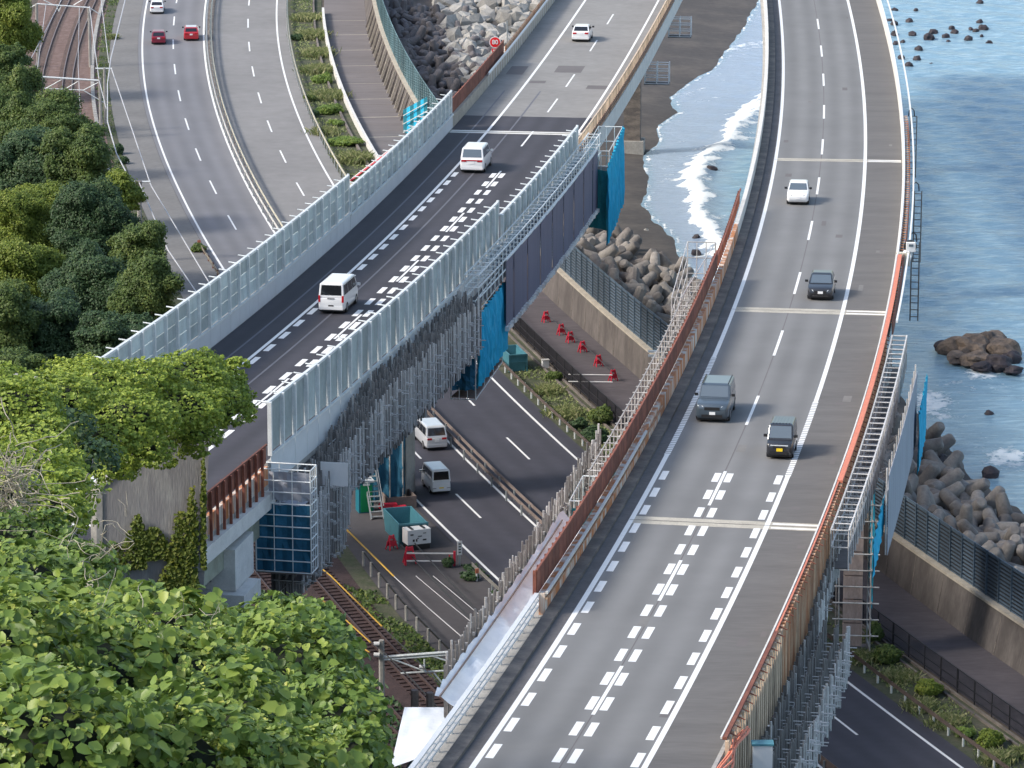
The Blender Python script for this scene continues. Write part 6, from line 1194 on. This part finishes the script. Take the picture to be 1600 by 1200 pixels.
wire('thin pale wire over the left rail of the railway', [(100, -8, 505), (44, 100, 455), (30, 105, 448)], .04)
wire('thin pale wire between both gantries over the left track', [(72, 6, 492), (62, 80, 465), (56, 128, 448)], .035)
wire('thin pale wire between both gantries over the right track', [(140, 10, 492), (146, 60, 470), (155, 126, 448), (166, 170, 430)], .045)
wire('outer pale wire on the sea side of the railway', [(157, -8, 500), (170, 98, 452)], .04)
wire('thin wire sagging over the middle of the right track', [(124, 12, 492), (122, 100, 458), (126, 190, 425)], .03)
g2 = gantry('grey overhead line gantry between the vines and the tarpaulin', 247, [(595, 1027, 727, 1017, .09), (600, 1031, 727, 1021, .06), (626, 1052, 712, 1047, .06)], [(596, 1000, 4.9)], [(608, 1028, 664, 1049), (672, 1024, 720, 1040), (663, 1030, 663, 1047), (678, 1052, 690, 1066)], m='steel_pale')
for x, y in ((584, 1006), (584, 1023), (655, 1042)): b = MB(); b.tube([V(x, y, 246.8), V(x+9, y, 246.8)], .13, 8); b.build('insulator', 'paint_white', g2)
for k, (pts_, m, r) in enumerate([([(480, 870, 285), (517, 900, 278), (597, 979, 262)], 'cable_yellow', .05), ([(500, 935, 270), (520, 950, 266), (579, 1004, 256)], 'cable_yellow', .05), ([(556, 1006, 256), (577, 1019, 251)], 'cable_yellow', .05)]): wire(('upper', 'middle', 'short lowest')[k]+' yellow sleeved overhead cable beside the shaded railway', pts_, r, m)
wire('dark cable continuing from the upper yellow sleeve past the gantry', [(597, 979, 262), (640, 1020, 250), (700, 1082, 236)], .04, 'cable_black'); wire('dark cable from the insulators down toward the twin posts', [(590, 1010, 247), (640, 1058, 240), (690, 1112, 232)], .045, 'cable_black')
wire('dark beaded cable crossing the side road beside the teal skip', [(549, 765, 312), (600, 822, 300), (662, 890, 286), (750, 983, 262)], .05, 'cable_black'); wire('second dark beaded cable crossing beside the white generator', [(556, 752, 312), (620, 818, 300), (690, 895, 284), (759, 969, 266)], .05, 'cable_black')
wire('black and yellow cable crossing the side road under the bridge', [(534, 820, 300), (616, 901, 280)], .06, 'cable_yellow'); wire('thin grey cable continuing to the scaffold poles', [(616, 901, 280), (667, 948, 270), (732, 1004, 255)], .035, 'wire_pale')
wire('pale wire over the side road below the white generator', [(650, 900, 284), (700, 942, 270), (750, 983, 262)], .028, 'wire_pale'); wire('pale wire ending at the scaffold poles above the tarpaulin', [(677, 900, 284), (720, 936, 274), (759, 969, 266)], .028, 'wire_pale')
bd = MB()
for a, c in (((549, 765, 312), (750, 983, 262)), ((556, 752, 312), (759, 969, 266))):
    for k in range(1, 14): p = V(*[a[i]+(c[i]-a[i])*k/14 for i in range(3)]); bd.box(p+Vector((0, -.1, .0)), (.16, .16, .16))
tw = thing('twin_posts', 'pair of weathered brown posts behind the white tarpaulin bundle', 'posts', V(670, 1140, 225))
for x in (648, 672): p = V(x, 1078 if x < 650 else 1082, 225); stick('post', 'pier_brown', p, p-Vector((0, 0, 6)), .22, tw)
# side road railing by the railway
rl = thing('roadside_railing', 'low railing with pale posts between the shaded railway and side road', 'railing', LOW.p(LOW.sY(285), -23)); q = LOW.sY(266)
while q < LOW.sY(296): stick('post', 'concrete', LOW.p(q, sFr(q)+.1, -.1), LOW.p(q, sFr(q)+.1, 1.0), .09, rl); q += 2.6
sweep('rail_bar', 'trim_black', LOW, LOW.sY(264), LOW.sY(296), [(lambda q: sFr(q)+.16, .85), (lambda q: sFr(q)+.24, .85), (lambda q: sFr(q)+.24, .97), (lambda q: sFr(q)+.16, .97)], rl)
guardrail('low grey kerb rail beside the side road near the marker post', LOW, LOW.sY(276), LOW.sY(292), lambda q: sA(q)-1.3, -1, mrail='concrete', sp=3, h=.7)
guardrail('broken pale kerb rail between side road and left carriageway', LOW, LOW.sY(376), LOW.sY(396), lambda q: sA(q)-1.0, -1, mrail='crest_concrete', post='rust', sp=3, h=.5)
